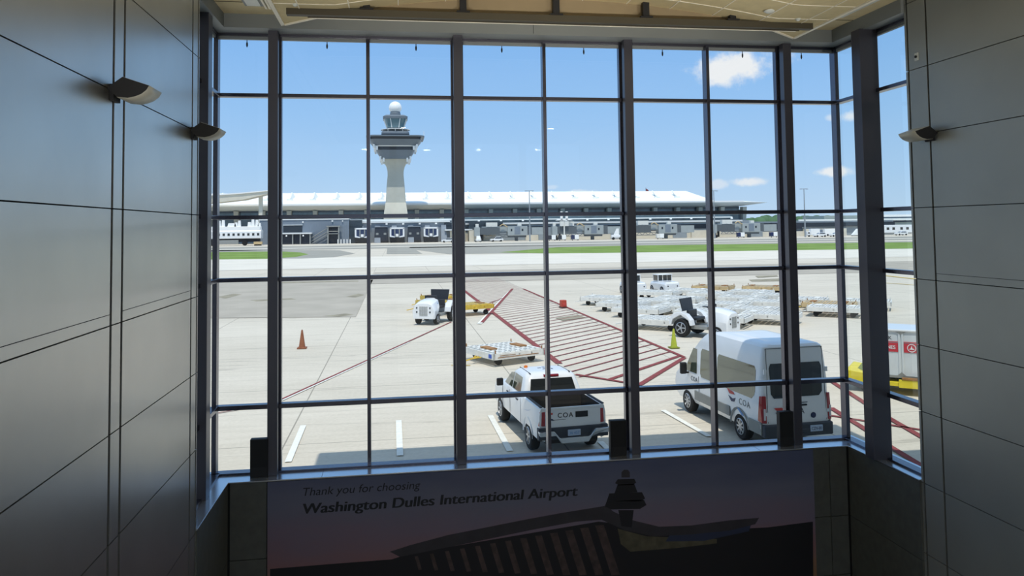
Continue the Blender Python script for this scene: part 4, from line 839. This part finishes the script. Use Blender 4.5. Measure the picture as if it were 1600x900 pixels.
for x in [(-52+11.15*k) for k in range(-3, 19)]:
    MB().hexa([(x-.35, 12, 21.2), (x+.35, 12, 21.2), (x+1.6, 19, 22.9), (x+1.0, 19, 22.9), (x-.35, 12, 22.1), (x+.35, 12, 22.1), (x+.2, 18.5, 25.2), (x-.4, 18.5, 25.2)]).bx(x-1.6, x+1.4, 10.5, 11.5, 20.6, 21.5).build('roof_fin', 'soff', TM)
MB().bx(-170, 179, 1.5, 3, 8.0, 15.8).build('glass_front', 'tglass', TM)
MB().bx(-170, 179, 1.2, 1.6, 14.6, 15.6).build('glass_front_band', 'tglass2', TM)
for x in [(-26.5+12.2*k) for k in range(-6, 18)]:
    MB().hexa([(x-.9, -.5, 6), (x+.9, -.5, 6), (x+.9, 2, 6), (x-.9, 2, 6), (x-1.05, -1.8, 15.4), (x+1.05, -1.8, 15.4), (x+1.05, 2, 15.4), (x-1.05, 2, 15.4)]).build('pillar', 'concg', TM)
MB().bx(-170, 183, 2.5, 40, 0, 14).build('rear_hall', 'podium', TM)
for k in range(16): MB().bx(-20+k*12.2, -9.5+k*12.2, 1.0, 1.5, 8.2, 11.0 if k % 3 else 10.2).build('dark_window_bay', 'tglass2', TM)
# ---- concourse at the foot of the terminal
pr = thing('gate_concourse', 'low gate concourse with dark window band and pale roof edge below the terminal', 'concourse building', (0, 352, 0))
MB().bx(31, 172, 4, 28, 0, 8.2).build('body', 'podium', pr); MB().bx(31, 250, 5, 28, 0, 7.4).build('body', 'podium', pr)
MB().bx(31, 168, 3.2, 28, 7.6, 8.4).build('roof_edge', 'canopy', pr); MB().bx(31, 165, 8, 10, 9.6, 10.1).build('upper_roof_edge', 'soff', pr)
MB().bx(31, 165, 10, 28, 8.4, 11.3).build('upper_floor_glazing', 'tglass', pr)
for k in range(13): MB().bx(38+k*10.5, 39+k*10.5, 7.6, 8, 9.0, 9.6).build('roof_lamp', 'roofw', pr)
MB().bx(31, 250, 3.7, 4.0, 4.4, 6.6).build('window_band', 'twr_d', pr)
for a, c in ((28, 44), (112, 128), (141, 156), (200, 222)): MB().bx(a, c, 1.5, 4, 0, 3.6).build('beige_wall', 'beige', pr)
MB().bx(60, 200, 3.0, 4, 0, 2.4).build('beige_wall', 'beige', pr)
for a, c in ((66, 74), (101, 107), (132, 139), (170, 178)): MB().bx(a, c, 2.6, 4, 0, 6.0).build('service_block', 'podium', pr)
for a, c in ((92, 100), (117, 131), (183, 199)): MB().bx(a, c, 2.9, 3.4, 3.6, 6.4).build('dark_opening', 'darkdoor', pr)

# ---- metal-sided building with the stairs, far left
gb = thing('metal_clad_building', 'blue-grey metal-clad building with outside stairs at the far left', 'building', (-34.6, 345, 0))
b = MB().bx(-24, 14, 0, 14, 0, 10.6)
for k in range(38): b.bx(-24+k, -23.93+k, -.06, 0, 0, 10.6)
b.build('siding', 'metal_wall', gb); MB().bx(-24.2, 13.95, -.3, 14, 10.5, 11.0).build('roof_edge', 'canopy', gb)
MB().bx(-14, -6, -.25, 0, 5.2, 8.3).build('window', 'twr_d', gb); MB().bx(-14, -5.8, -.5, 0, 8.2, 8.5).build('window_head', 'canopy', gb)
MB().bx(-17, -1.5, -5, 0, 4.4, 5.0).build('canopy', 'canopy', gb); MB().bx(-15, -2.5, -3.5, 0, 0, 4.4).build('lean_to', 'darkdoor', gb)
for x in (-15, -9.5, -6.3, -2.2): MB().bx(x-.25, x+.25, -4.6, -4.1, 0, 4.5).build('canopy_post', 'dgrey', gb)
for x in (-12, -5): MB().bx(x-.3, x+.3, -5.2, -5, 3.4, 4.0).build('canopy_lamp', 'roofw', gb)
st = MB(); 
for k in range(14): st.bx(-2+k*.5, -1.5+k*.5, -3.5, -1.5, k*.3, k*.3+.12)
for y in (-3.6, -1.4): st.hexa([(-2.2, y, 0), (-1.8, y, 0), (-1.8, y+.15, 0), (-2.2, y+.15, 0), (4.8, y, 4.2), (5.2, y, 4.2), (5.2, y+.15, 4.2), (4.8, y+.15, 4.2)])
st.build('stair_flight', 'dgrey', gb)
ra = MB()
for y in (-3.6, -1.4):
    for h in (1.1, 2.6): ra.tube((-2, y, h), (5, y, 4.2+h), .12, 5)
ra.bx(5, 10, -3.8, -1.2, 4.2, 4.5); ra.bx(4.6, 10.5, -4, -1, 7.3, 7.8)
for x in (5.2, 9.8):
    for y in (-3.6, -1.4): ra.bx(x-.25, x+.25, y-.2, y+.2, 0, 7.4)
ra.tube((5, -3.6, 5.4), (10, -3.6, 5.4), .1, 5).build('stair_landing', 'dgrey', gb); MB().bx(5.4, 9.6, -1.3, -1, .2, 7.2).build('stair_backing', 'darkdoor', gb)
b = MB()
for k in range(5): b.bx(11.3-1+k*1.3-1, 11.7-1+k*1.3-1, -4, -3.6, 0, 1.9)
b.build('white_bollard', 'roofw', gb)
MB().bx(-6, -5.4, -.5, 0, 9.3, 9.9).bx(6.5, 7.2, -.5, 0, 9.6, 10.2).bx(11, 11.5, -.5, 0, 9.6, 10.1).build('wall_lamp', 'roofw', gb)

# ---- lounge dock building
db = thing('dock_building', 'long grey dock building with tall bays for the mobile lounges', 'dock building', (0, 347, 0))
MB().bx(-20.5, -15, -1, 6, 0, 10.2).build('glazed_corner', 'tglass2', db); MB().bx(-15, 31, 1.5, 6, 0, 9.2).build('block_wall', 'dock', db)
MB().bx(-16, 24, .6, 6, 8.9, 9.5).build('roof_edge', 'canopy', db); MB().bx(-20.4, 31, 3, 6, 9.6, 10.5).build('upper_roof', 'soff', db)
for k in range(6):
    x = -15.7+k*7.35+.3; MB().hexa([(x-1.6, -2.5, 0), (x+1.1, -2.5, 0), (x+1.1, 1.5, 0), (x-1.6, 1.5, 0), (x-1.3, .8, 7.6), (x+.9, .8, 7.6), (x+.9, 1.5, 7.6), (x-1.3, 1.5, 7.6)]).build('bay_pier', 'dock', db)
for k in range(5): MB().bx(-11.6+k*7.35-.5, -11.6+k*7.35+.4, .2, .7, 8.0, 8.7).build('bay_lamp', 'roofw', db)
MB().bx(21.5, 31, .9, 1.5, 5.8, 8.6).build('dark_window_band', 'twr_d', db); MB().bx(21.5, 34, -2, 1.5, 5.0, 5.6).build('canopy', 'canopy', db); MB().bx(24, 31, .5, 1.5, 0, 4.8).build('beige_wall', 'beige', db)
MB().bx(32.5, 44.5, -2, 5, 0, 5.2).build('beige_wall', 'beige', db); MB().bx(32.5, 48, -1, 5, 5.2, 9).build('dark_hall', 'tglass2', db)
MB().hexa([(35.6, -2.2, .6), (37.6, -2.2, .6), (37.6, -2, .6), (35.6, -2, .6), (37.4, -2.2, 3.6), (39.4, -2.2, 3.6), (39.4, -2, 3.6), (37.4, -2, 3.6)]).build('dark_ramp', 'darkdoor', db)
def lounge(loc, label):
    t = thing('mobile_lounge', label, 'mobile lounge', loc, 0, 'white mobile lounges in their docks')
    b = MB(); w = 3.25
    b.bx(-w, -w+.75, 0, 1, 2.6, 6.6).bx(w-.75, w, 0, 1, 2.6, 6.6).bx(-w, w, 0, 1, 6.0, 6.7).prism([(-w, 2.4), (-1.0, 1.9), (-.9, 2.7), (-w, 3.4)], 'y', -.1, 1).prism([(w, 2.4), (1.0, 1.9), (.9, 2.7), (w, 3.4)], 'y', -.1, 1)
    b.build('front_frame', 'white', t, bevel=.12); MB().bx(-w+.2, w-.2, .4, 5.3, 2.4, 6.6).build('cabin', 'dwhite', t)
    MB().bx(-w+.7, w-.7, .2, .35, 2.9, 6.1).build('windscreen', 'lglass', t)
    for s in (-1, 1): MB().bx(s*1.0-.22, s*1.0+.22, .1, .2, 3.0, 6.0).build('window_post', 'dgrey', t)
    MB().bx(-.6, .6, -.1, .2, 2.7, 3.9).build('steering_pod', 'roofw', t, bevel=.1)
    MB().prism([(-3.0, .3), (3.0, .3), (3.3, 2.6), (1.2, 2.3), (-1.2, 2.3), (-3.3, 2.6)], 'y', -.3, 5.2).build('chassis', 'matte_black', t)
    for s in (-1, 1): MB().lathe([(.4, -.4), (.9, -.4), (.95, 0), (.9, .4), (.4, .4)], 16, (s*2.6, 1, .95), 'x').build('wheel', 'tire', t)
    return t
l1 = None
for k, lb in ((0, 'white mobile lounge in the leftmost dock, partly behind the thin mullion'), (2, 'white mobile lounge in the middle dock between two dark docks'), (4, 'white mobile lounge in the rightmost dock')):
    X = [at(566, 370, 343)[0], 0, at(620.5, 370, 343)[0], 0, at(673.5, 370, 343)[0]][k]
    if l1 is None: l1 = lounge((X, 343, 0), lb)
    else: dup(l1, (X, 343, 0), 0, lb)
def darkdock(loc, label):
    t = thing('dock_shutter', label, 'dock door', loc, 0, 'dark docks'); MB().prism([(-3.1, .3), (3.1, .3), (2.7, 6.9), (-2.7, 6.9)], 'y', 0, 2.8).build('bumper_housing', 'darkdoor', t, bevel=.1)
    MB().bx(-2.9, 2.9, -.2, .1, 0, .9).build('buffer', 'matte_black', t, bevel=.1)
    for s in (-1, 1): MB().bx(s*1.7-.55, s*1.7+.55, -.1, .1, 3.5, 4.4).build('pale_plate', 'dgrey', t)
    MB().bx(-2.9, 2.9, -.3, .4, 6.9, 7.3).build('lintel', 'dock', t); return t
d1 = darkdock((at(595.5, 370, 345)[0], 345.5, 0), 'dark dock door between the left and middle mobile lounges'); dup(d1, (at(647, 370, 345)[0], 345.5, 0), 0, 'dark dock door between the middle and right mobile lounges')

# ---- plane-mate at the far left
X0 = at(340, 370, 330)[0]-9; X1 = at(408, 370, 330)[0]
pm = thing('passenger_transfer_vehicle', 'white passenger transfer vehicle with tall fins and a row of windows, far left', 'transfer vehicle', ((X0+X1)/2, 330, 0)); w = (X1-X0)/2
b = MB(); b.loft([[(x, y, z) for y, z in [(0, 2.9), (0, 5.9), (.6, 6.5), (4.4, 6.5), (5, 5.9), (5, 2.9)]] for x in (-w, w-1, w)]); b.build('cabin', 'white', pm, bevel=.15)
for k in range(13):
    if -w+1.2+k*1.9 < w-1: MB().bx(-w+1.2+k*1.95, -w+2.1+k*1.95, -.06, 0, 4.1, 5.1).build('cabin_window', 'vglass', pm)
for x, ww, h in ((w-2, .8, 10.6), (w-3.6, .8, 10.9), (w-5, .9, 9.7), (w-9, .7, 10.4), (w-10.3, .8, 9.6), (w-12, 2.2, 9.3), (w-15.4, .8, 10.6), (w-17, .8, 10.4), (w-1, .8, 9.3)): MB().prism([(x-ww, 6.4), (x+ww, 6.4), (x+ww*.6, h), (x-ww*.6, h)], 'y', 1.5, 2.3).build('roof_fin', 'roofw', pm)
MB().bx(-w+1, w-.5, .5, 4.5, 6.4, 7.9).build('roof_housing', 'roofw', pm, bevel=.15)
MB().bx(-w+2, w-1, .6, 4.4, 1.5, 2.9).build('chassis', 'matte_black', pm)
for x in (-w+7, w-6.5):
    MB().lathe([(.5, -.4), (1.05, -.4), (1.1, 0), (1.05, .4), (.5, .4)], 18, (x, .3, 1.1), 'y').build('wheel', 'tire', pm)
MB().bx(-w+9, w-9, .0, 1, .6, 2.3).build('fuel_tank', 'dgrey', pm, bevel=.1)
t = thing('service_cart', 'small tan service cart at the right end of the transfer vehicle', 'cart', (X1-.5, 325, 0)); MB().bx(-1.6, 1.6, 0, 2, .5, 1.6).build('body', 'dtan', t); MB().bx(-1.4, 1.2, .1, 1.9, 0, .5).build('wheels', 'tire', t)
# the curved canopy tip at the far left
q = MB(); Yc = 362; pa = [(250, 322), (300, 319), (340, 316.5), (380, 312), (420, 302.5), (420, 298.5), (380, 302.5), (340, 305.5), (300, 308), (250, 310)]
xp_ = at(300, 330, Yc)[0]; xq_ = at(405, 330, Yc)[0]
q.bx(xp_-1, xp_+1, Yc+3, Yc+5, 0, at(300, 312, Yc)[1]).bx(xq_-.8, xq_+.8, Yc+3, Yc+5, 0, at(405, 303, Yc)[1]).prism([at(x, y, Yc) for x, y in pa], 'y', Yc, Yc+9); o = q.build('curved_canopy', 'conc'); tag(o, 'beige upswept roof canopy rising above the terminal at the far left', 'roof canopy')
MB().prism([at(x, y, Yc) for x, y in [(250, 310), (300, 308), (340, 305.5), (380, 302.5), (420, 298.5), (420, 297), (380, 300.7), (340, 303.8), (300, 306.4), (250, 308.5)]], 'y', Yc-.5, Yc+9).build('white_edge', 'roofw', o)

# ---- jet bridges
def bridge(loc, label):
    t = thing('jet_bridge', label, 'jet bridge', loc, 0, 'grey jet bridges')
    b = MB().bx(-12.5, -2, 0, 3.2, 3.0, 6.2)
    for k in range(14): b.bx(-12.5+k*.75, -12.3+k*.75, -.12, 0, 3.0, 6.2)
    b.build('tunnel', 'bridge_d', t); MB().bx(-10, 2.5, .8, 2.4, 4.2, 6.6).build('inner_tunnel', 'bridge', t)
    MB().bx(1.5, 10.5, -.6, 3.6, 2.4, 6.6).build('cabin', 'bridge', t, bevel=.15); MB().bx(4.6, 7.2, -.7, -.55, 3.0, 6.4).build('blue_panel', 'metal_wall', t)
    for x in (3.2, 8.2): MB().bx(x-.35, x+.35, -.7, -.55, 4.4, 5.4).build('cabin_window', 'twr_d', t)
    MB().bx(10.5, 12.6, .2, 3.4, 2.8, 6.4).build('bellows', 'bridge_d', t); MB().bx(12.6, 19, .2, 3.2, 2.8, 6.0).build('fixed_walkway', 'bridge', t)
    MB().bx(-8, -3, .5, 3, 6.4, 8.4).bx(-6.2, -5.6, .4, .5, 6.6, 8.2).build('rooftop_unit', 'ac', t, bevel=.1); MB().bx(6.2, 8.0, .6, 2.4, 6.7, 7.9).build('rooftop_unit', 'ac', t, bevel=.1); MB().bx(-12.8, -11.4, .8, 2.2, 6.3, 7.8).build('rooftop_unit', 'ac', t, bevel=.1)
    MB().bx(-13.4, -11, -.3, 3.4, 2.2, 6.3).build('end_cab', 'bridge', t, bevel=.1)
    b = MB()
    for x in (-11.5, -10): b.bx(x, x+.7, 1, 2, .4, 3)
    b.lathe([(.2, -.4), (.7, -.4), (.7, .4), (.2, .4)], 14, (-11, 1, .7), 'y').build('wheel_column', 'matte_black', t); MB().bx(5, 6.4, 1, 2.2, 0, 2.4).bx(2, 10, 0, 3, 1.6, 2.4).build('support_column', 'bridge_d', t)
    b = MB()
    for k in range(8): b.tube((-9+k*1.4, .1, 1.8+(k % 2)*1.2), (-7.6+k*1.4, .1, 1.8+((k+1) % 2)*1.2), .12, 5)
    b.tube((-9, .1, 3), (2, .1, 3), .14, 5).tube((-9, .1, 1.8), (2, .1, 1.8), .14, 5).build('lattice_truss', 'bridge_d', t)
    b = MB()
    for k in range(10): b.tube((-2+k*.45, -.3, 7.6-abs(k-3)*.28), (-1.55+k*.45, -.3, 7.6-abs(k-2)*.28), .22, 6)
    b.build('hose', 'dtan', t); return t
bps = [(788, 'leftmost jet bridge, behind the white car'), (908, 'second jet bridge from the left, just right of the thin mullion'), (1024, 'third jet bridge from the left, before the terminal pillars'), (1155, 'rightmost jet bridge, below the tip of the terminal roof')]
j1 = None
for x, lb in bps:
    X = at(x, 370, 341)[0]
    if j1 is None: j1 = bridge((X, 341, 0), 'grey '+lb)
    else: dup(j1, (X, 341, 0), 0, 'grey '+lb)
t = thing('tail_stand', 'white double-finned stand above the second jet bridge', 'white stand', (at(882, 360, 340)[0], 340, 0))
for s in (-1, 1): MB().bx(s*1.2-.5, s*1.2+.5, 0, 1, 9.3, 13.0).build('fin', 'roofw', t)
MB().prism([(-4, 9), (4, 9), (2, 9.7), (-2, 9.7)], 'y', 0, 1).build('crossbar', 'roofw', t); MB().bx(-2, -.2, 0, 1, 6.4, 8.6).bx(.2, 2, 0, 1, 6.4, 8.6).bx(-.3, .3, .3, .8, 0, 9).build('base_unit', 'ac', t)

# ---- small vehicles and carts on the far apron
def car(loc, rz, label, h=1.5, paint='white', name='car', cat='car'):
    t = thing(name, label, cat, loc, rz)
    Body([(.35, -2.2, 2.2, .85, .2), (.6, -2.3, 2.35, .92, .3), (.95, -2.28, 2.25, .92, .3), (1.0, -2.1, 1.9, .88, .3)]).mesh().build('body', paint, t, smooth=35)
    g = Body([(1.0, -2.0, 1.1, .84, .25), (h-.08, -1.5, .4, .68, .25), (h, -1.2, .1, .5, .2)]); g.mesh().build('roof', paint, t, smooth=35)
    for s in (-1, 1):
        g.side([(-1.8, 1.03), (.9, 1.03), (.35, h-.12), (-1.45, h-.12)], s).build('side_window', 'vglass', t)
        for y in (-1.4, 1.4): MB().lathe([(.1, -.1), (.32, -.1), (.33, 0), (.32, .1), (.1, .1)], 16, (s*.82, y, .33), 'x').build('wheel', 'tire', t)
    g.end([(-.7, 1.05), (.7, 1.05), (.55, h-.12), (-.55, h-.12)], True).build('windscreen', 'vglass', t); return t
def far(x, y, Y=331): return (at(x, y, Y)[0], Y, 0)
car(far(776, 375.5), R(95), 'white car parked in front of the leftmost jet bridge', 1.7).scale = (1.25,)*3
car(far(747, 376), R(0), 'white van seen from behind, left of the white car', 2.2, 'white', 'van', 'van').scale = (1.2,)*3
car(far(700, 376.5), R(80), 'white car at the edge of the dock building, beside the window post', 1.6).scale = (1.2,)*3
car(far(1281, 366, 322), R(90), 'white car parked by the vehicles at the foot of the right light pole', 1.5).scale = (1.3,)*3
car(far(1306, 366, 322), R(90), 'white car right of its twin near the thin corner mullion', 1.5).scale = (1.3,)*3
car(far(1408, 366), R(95), 'white pickup-like car before the camper trailer', 1.5).scale = (1.3,)*3
def cart(x, y, label, side='navy', s=1.):
    t = thing('baggage_cart', label, 'baggage cart', far(x, y), 0, 'covered baggage carts on the far apron'); t.scale = (s,)*3
    MB().bx(-.2, 2, -1, 1, .7, 2.9).build('cover', 'roofw', t, bevel=.05); MB().bx(-1.9, -.2, -1, 1, .7, 2.8).build('open_side', side, t); MB().bx(-2, 2.1, -1.05, 1.05, .45, .7).build('deck', 'dgrey', t)
    for a in (-1.4, 1.5): MB().lathe([(.08, -.1), (.24, -.1), (.25, .1), (.08, .1)], 12, (a, -.8, .25), 'y').build('wheel', 'tire', t)
for x, y, lb, sd_ in ((862, 375, 'leftmost covered cart on the far apron right of the thin mullion', 'darkdoor'), (878, 375, 'second covered cart on the far apron, pale red frame', 'darkdoor'), (898, 373.5, 'white cart with two navy doors, far apron centre', 'navy'), (1157, 370, 'cart with a navy side before the rightmost jet bridge', 'navy'), (1208, 367.5, 'dark cart left of the thick right window post', 'navy'), (1031, 370, 'white cart under the third jet bridge', 'dwhite')): cart(x, y, lb, sd_, .85)
t = thing('service_loader', 'small white loader vehicle beside the centre-right window post', 'loader', far(963, 374.5)); MB().bx(-2.4, 2.4, -1, 1, .9, 2.2).build('body', 'white', t, bevel=.2); MB().hexa([(-1, -.8, 2.2), (1, -.8, 2.2), (1, .8, 2.2), (-1, .8, 2.2), (.4, -.8, 5), (1, -.8, 5), (1, .8, 5), (.4, .8, 5)]).build('boom', 'roofw', t)
for a in (-1.6, 1.6): MB().lathe([(.2, -.2), (.6, -.2), (.6, .2), (.2, .2)], 14, (a, -.9, .6), 'y').build('wheel', 'tire', t)
t = thing('catering_truck', 'white catering truck with red bumper at the foot of the right light pole', 'truck', far(1268, 367)); t.scale = (.75,)*3; MB().bx(-1, 5, -1.2, 1.2, 1, 5.0).build('box', 'roofw', t, bevel=.1); MB().bx(-3.4, -1.1, -1.2, 1.2, .8, 3.2).build('cab', 'white', t, bevel=.3); MB().bx(-3, -1.8, -1.25, -1.15, 2, 2.8).build('cab_window', 'vglass', t); MB().bx(5.1, 7, -1, 1, .9, 4.4).build('rear_body', 'metal_wall', t)
for a in (-2.3, 2, 6): MB().lathe([(.2, -.2), (.55, -.2), (.55, .2), (.2, .2)], 14, (a, -1.1, .55), 'y').build('wheel', 'tire', t)
t = thing('box_trailer', 'long white box trailer behind the cars near the corner mullion', 'trailer', far(1300, 364, 345)); t.scale = (.75,)*3; MB().bx(-5, 8, 0, 2.5, 1.2, 4.6).build('box', 'roofw', t, bevel=.1); MB().bx(-5, 8, .2, 2.3, .0, 1.2).build('undercarriage', 'matte_black', t)
t = thing('camper_trailer', 'white camper trailer with small windows at the far right', 'camper', far(1404, 364, 345)); t.scale = (.85,)*3; MB().bx(-9, 9, 0, 2.8, 1.2, 5.8).build('body', 'white', t, bevel=.25)
for a in (-6.6, -3, 2, 5.8): MB().bx(a-.8, a+.8, -.06, 0, 3.0, 4.4).build('window', 'vglass', t)
for a in (-2, 2): MB().lathe([(.2, -.1), (.55, -.1), (.55, .3), (.2, .3)], 14, (a, -.1, .55), 'y').build('wheel', 'tire', t)
MB().bx(-8.5, 8.5, .2, 2.6, .6, 1.2).build('skirt', 'dgrey', t)
t = thing('step_unit', 'small white stair unit on the far apron between the corner mullion and the post', 'stair unit', far(1337, 366)); t.scale = (.8,)*3; MB().prism([(-2.5, .6), (2.5, .6), (2.5, 4.2), (1, 4.2)], 'y', -1, 1).build('steps', 'roofw', t); MB().bx(-2.4, 2.4, -.9, .9, 0, .6).build('chassis', 'dgrey', t)

# ---- light poles and flag
def pole(x, y, top, label, Y):
    X, Z = at(x, top, Y); t = thing('light_pole', label, 'light pole', (X, Y, 0), 0, 'tall apron light poles')
    MB().tube((0, 0, 0), (0, 0, Z), .38, 10, 0, .16).build('mast', 'pole', t); MB().bx(-1.6, 1.6, -.1, .1, Z-.15, Z+.1).build('arm', 'pole', t)
    for s in (-1, 1): MB().box((s*1.5, 0, Z-.1), (.9, .5, .3)).build('lamp_head', 'pole', t)
pole(827, 0, 298, 'tall light pole right of the tower, left of the thin mullion', 325); pole(1115, 0, 298, 'tall light pole just right of the right thin mullion', 325); pole(1256, 0, 295, 'tall light pole in the rightmost front pane', 325)
X, Z = at(1009, 296, 425); t = thing('flag_pole', 'small flag flying on a pole above the terminal roof', 'flag', (X, 425, 0)); MB().tube((0, 0, 0), (0, 0, Z+1), .15, 8).build('mast', 'pole', t)
b = MB(); b.grid([[(i*.32, .3*math.sin(i*.9), Z+.8-j*.6-.25*i) for i in range(6)] for j in range(5)]); b.build('cloth', 'flag', t, thick=.03)

# ---- right-hand buildings and trees
rb = thing('long_hangar_building', 'long grey-green building with a dark lower band at the far right', 'building', (0, 430, 0))
def seg(x0, x1, y0, y1, Y=430): a, z1 = at(x0, y0, Y); c, _ = at(x1, y0, Y); _, z0 = at((x0+x1)/2, y1, Y); return a, c, z0, z1
for nm, mt, q, dy in (('low_wing', 'podium', (1215, 1270, 346, 372), 2), ('main_wing', 'hbld', (1262, 1520, 344, 372), 0), ('upper_block', 'hbld', (1289, 1345, 337, 348), 1), ('upper_block', 'dock', (1345, 1520, 337, 348), 1)):
    a, c, z0, z1 = seg(*q); MB().bx(a, c, dy, dy+25, 0, z1).build(nm, mt, rb)
a, c, z0, z1 = seg(1247, 1309, 347, 355); MB().bx(a, c, -.5, 0, z0-2, z1).build('dark_band', 'tglass2', rb)
a, c, z0, z1 = seg(1316, 1520, 344, 347); MB().bx(a, c, -.4, 0, z0, z1).build('dark_band', 'tglass2', rb); a, c, z0, z1 = seg(1380, 1520, 335.5, 338); MB().bx(a, c, .6, 1, z0, z1).build('roof_edge', 'roofw', rb)
a, c, z0, z1 = seg(1247, 1520, 343, 344.5); MB().bx(a, c, -1, 0, z0, z1).build('roof_edge', 'soff', rb)
for x in (1222, 1240, 1262): a, c, z0, z1 = seg(x, x+2, 348, 372); MB().bx(a, c, -1, 0, 0, z1).build('pillar', 'concg', rb)
def trees(name, x0, x1, Y, hfun, label):
    b = MB(); random.seed(3)
    xa, xb = at(x0, 340, Y)[0], at(x1, 340, Y)[0]; n = int((xb-xa)/9)
    for r in range(2):
        for i in range(n):
            x = xa+(xb-xa)*i/n+random.uniform(-3, 3); h = hfun(i/n)*random.uniform(.88, 1.05); rr = random.uniform(7, 10); y = Y+r*18+random.uniform(-4, 4)
            seg_ = 8; b.lathe([(rr*.4, 0), (rr*.9, h*.3), (rr, h*.55), (rr*.75, h*.85), (rr*.3, h*.98), (.05, h)], seg_, (x, y, 0))
    o = b.build(name, 'leaf', smooth=60); tag(o, label, 'trees'); o['kind'] = 'stuff'
trees('distant_woods', 1150, 1560, 900, lambda u: 14+3*math.sin(u*9)+4*u, 'green distant woods along the horizon at the right')
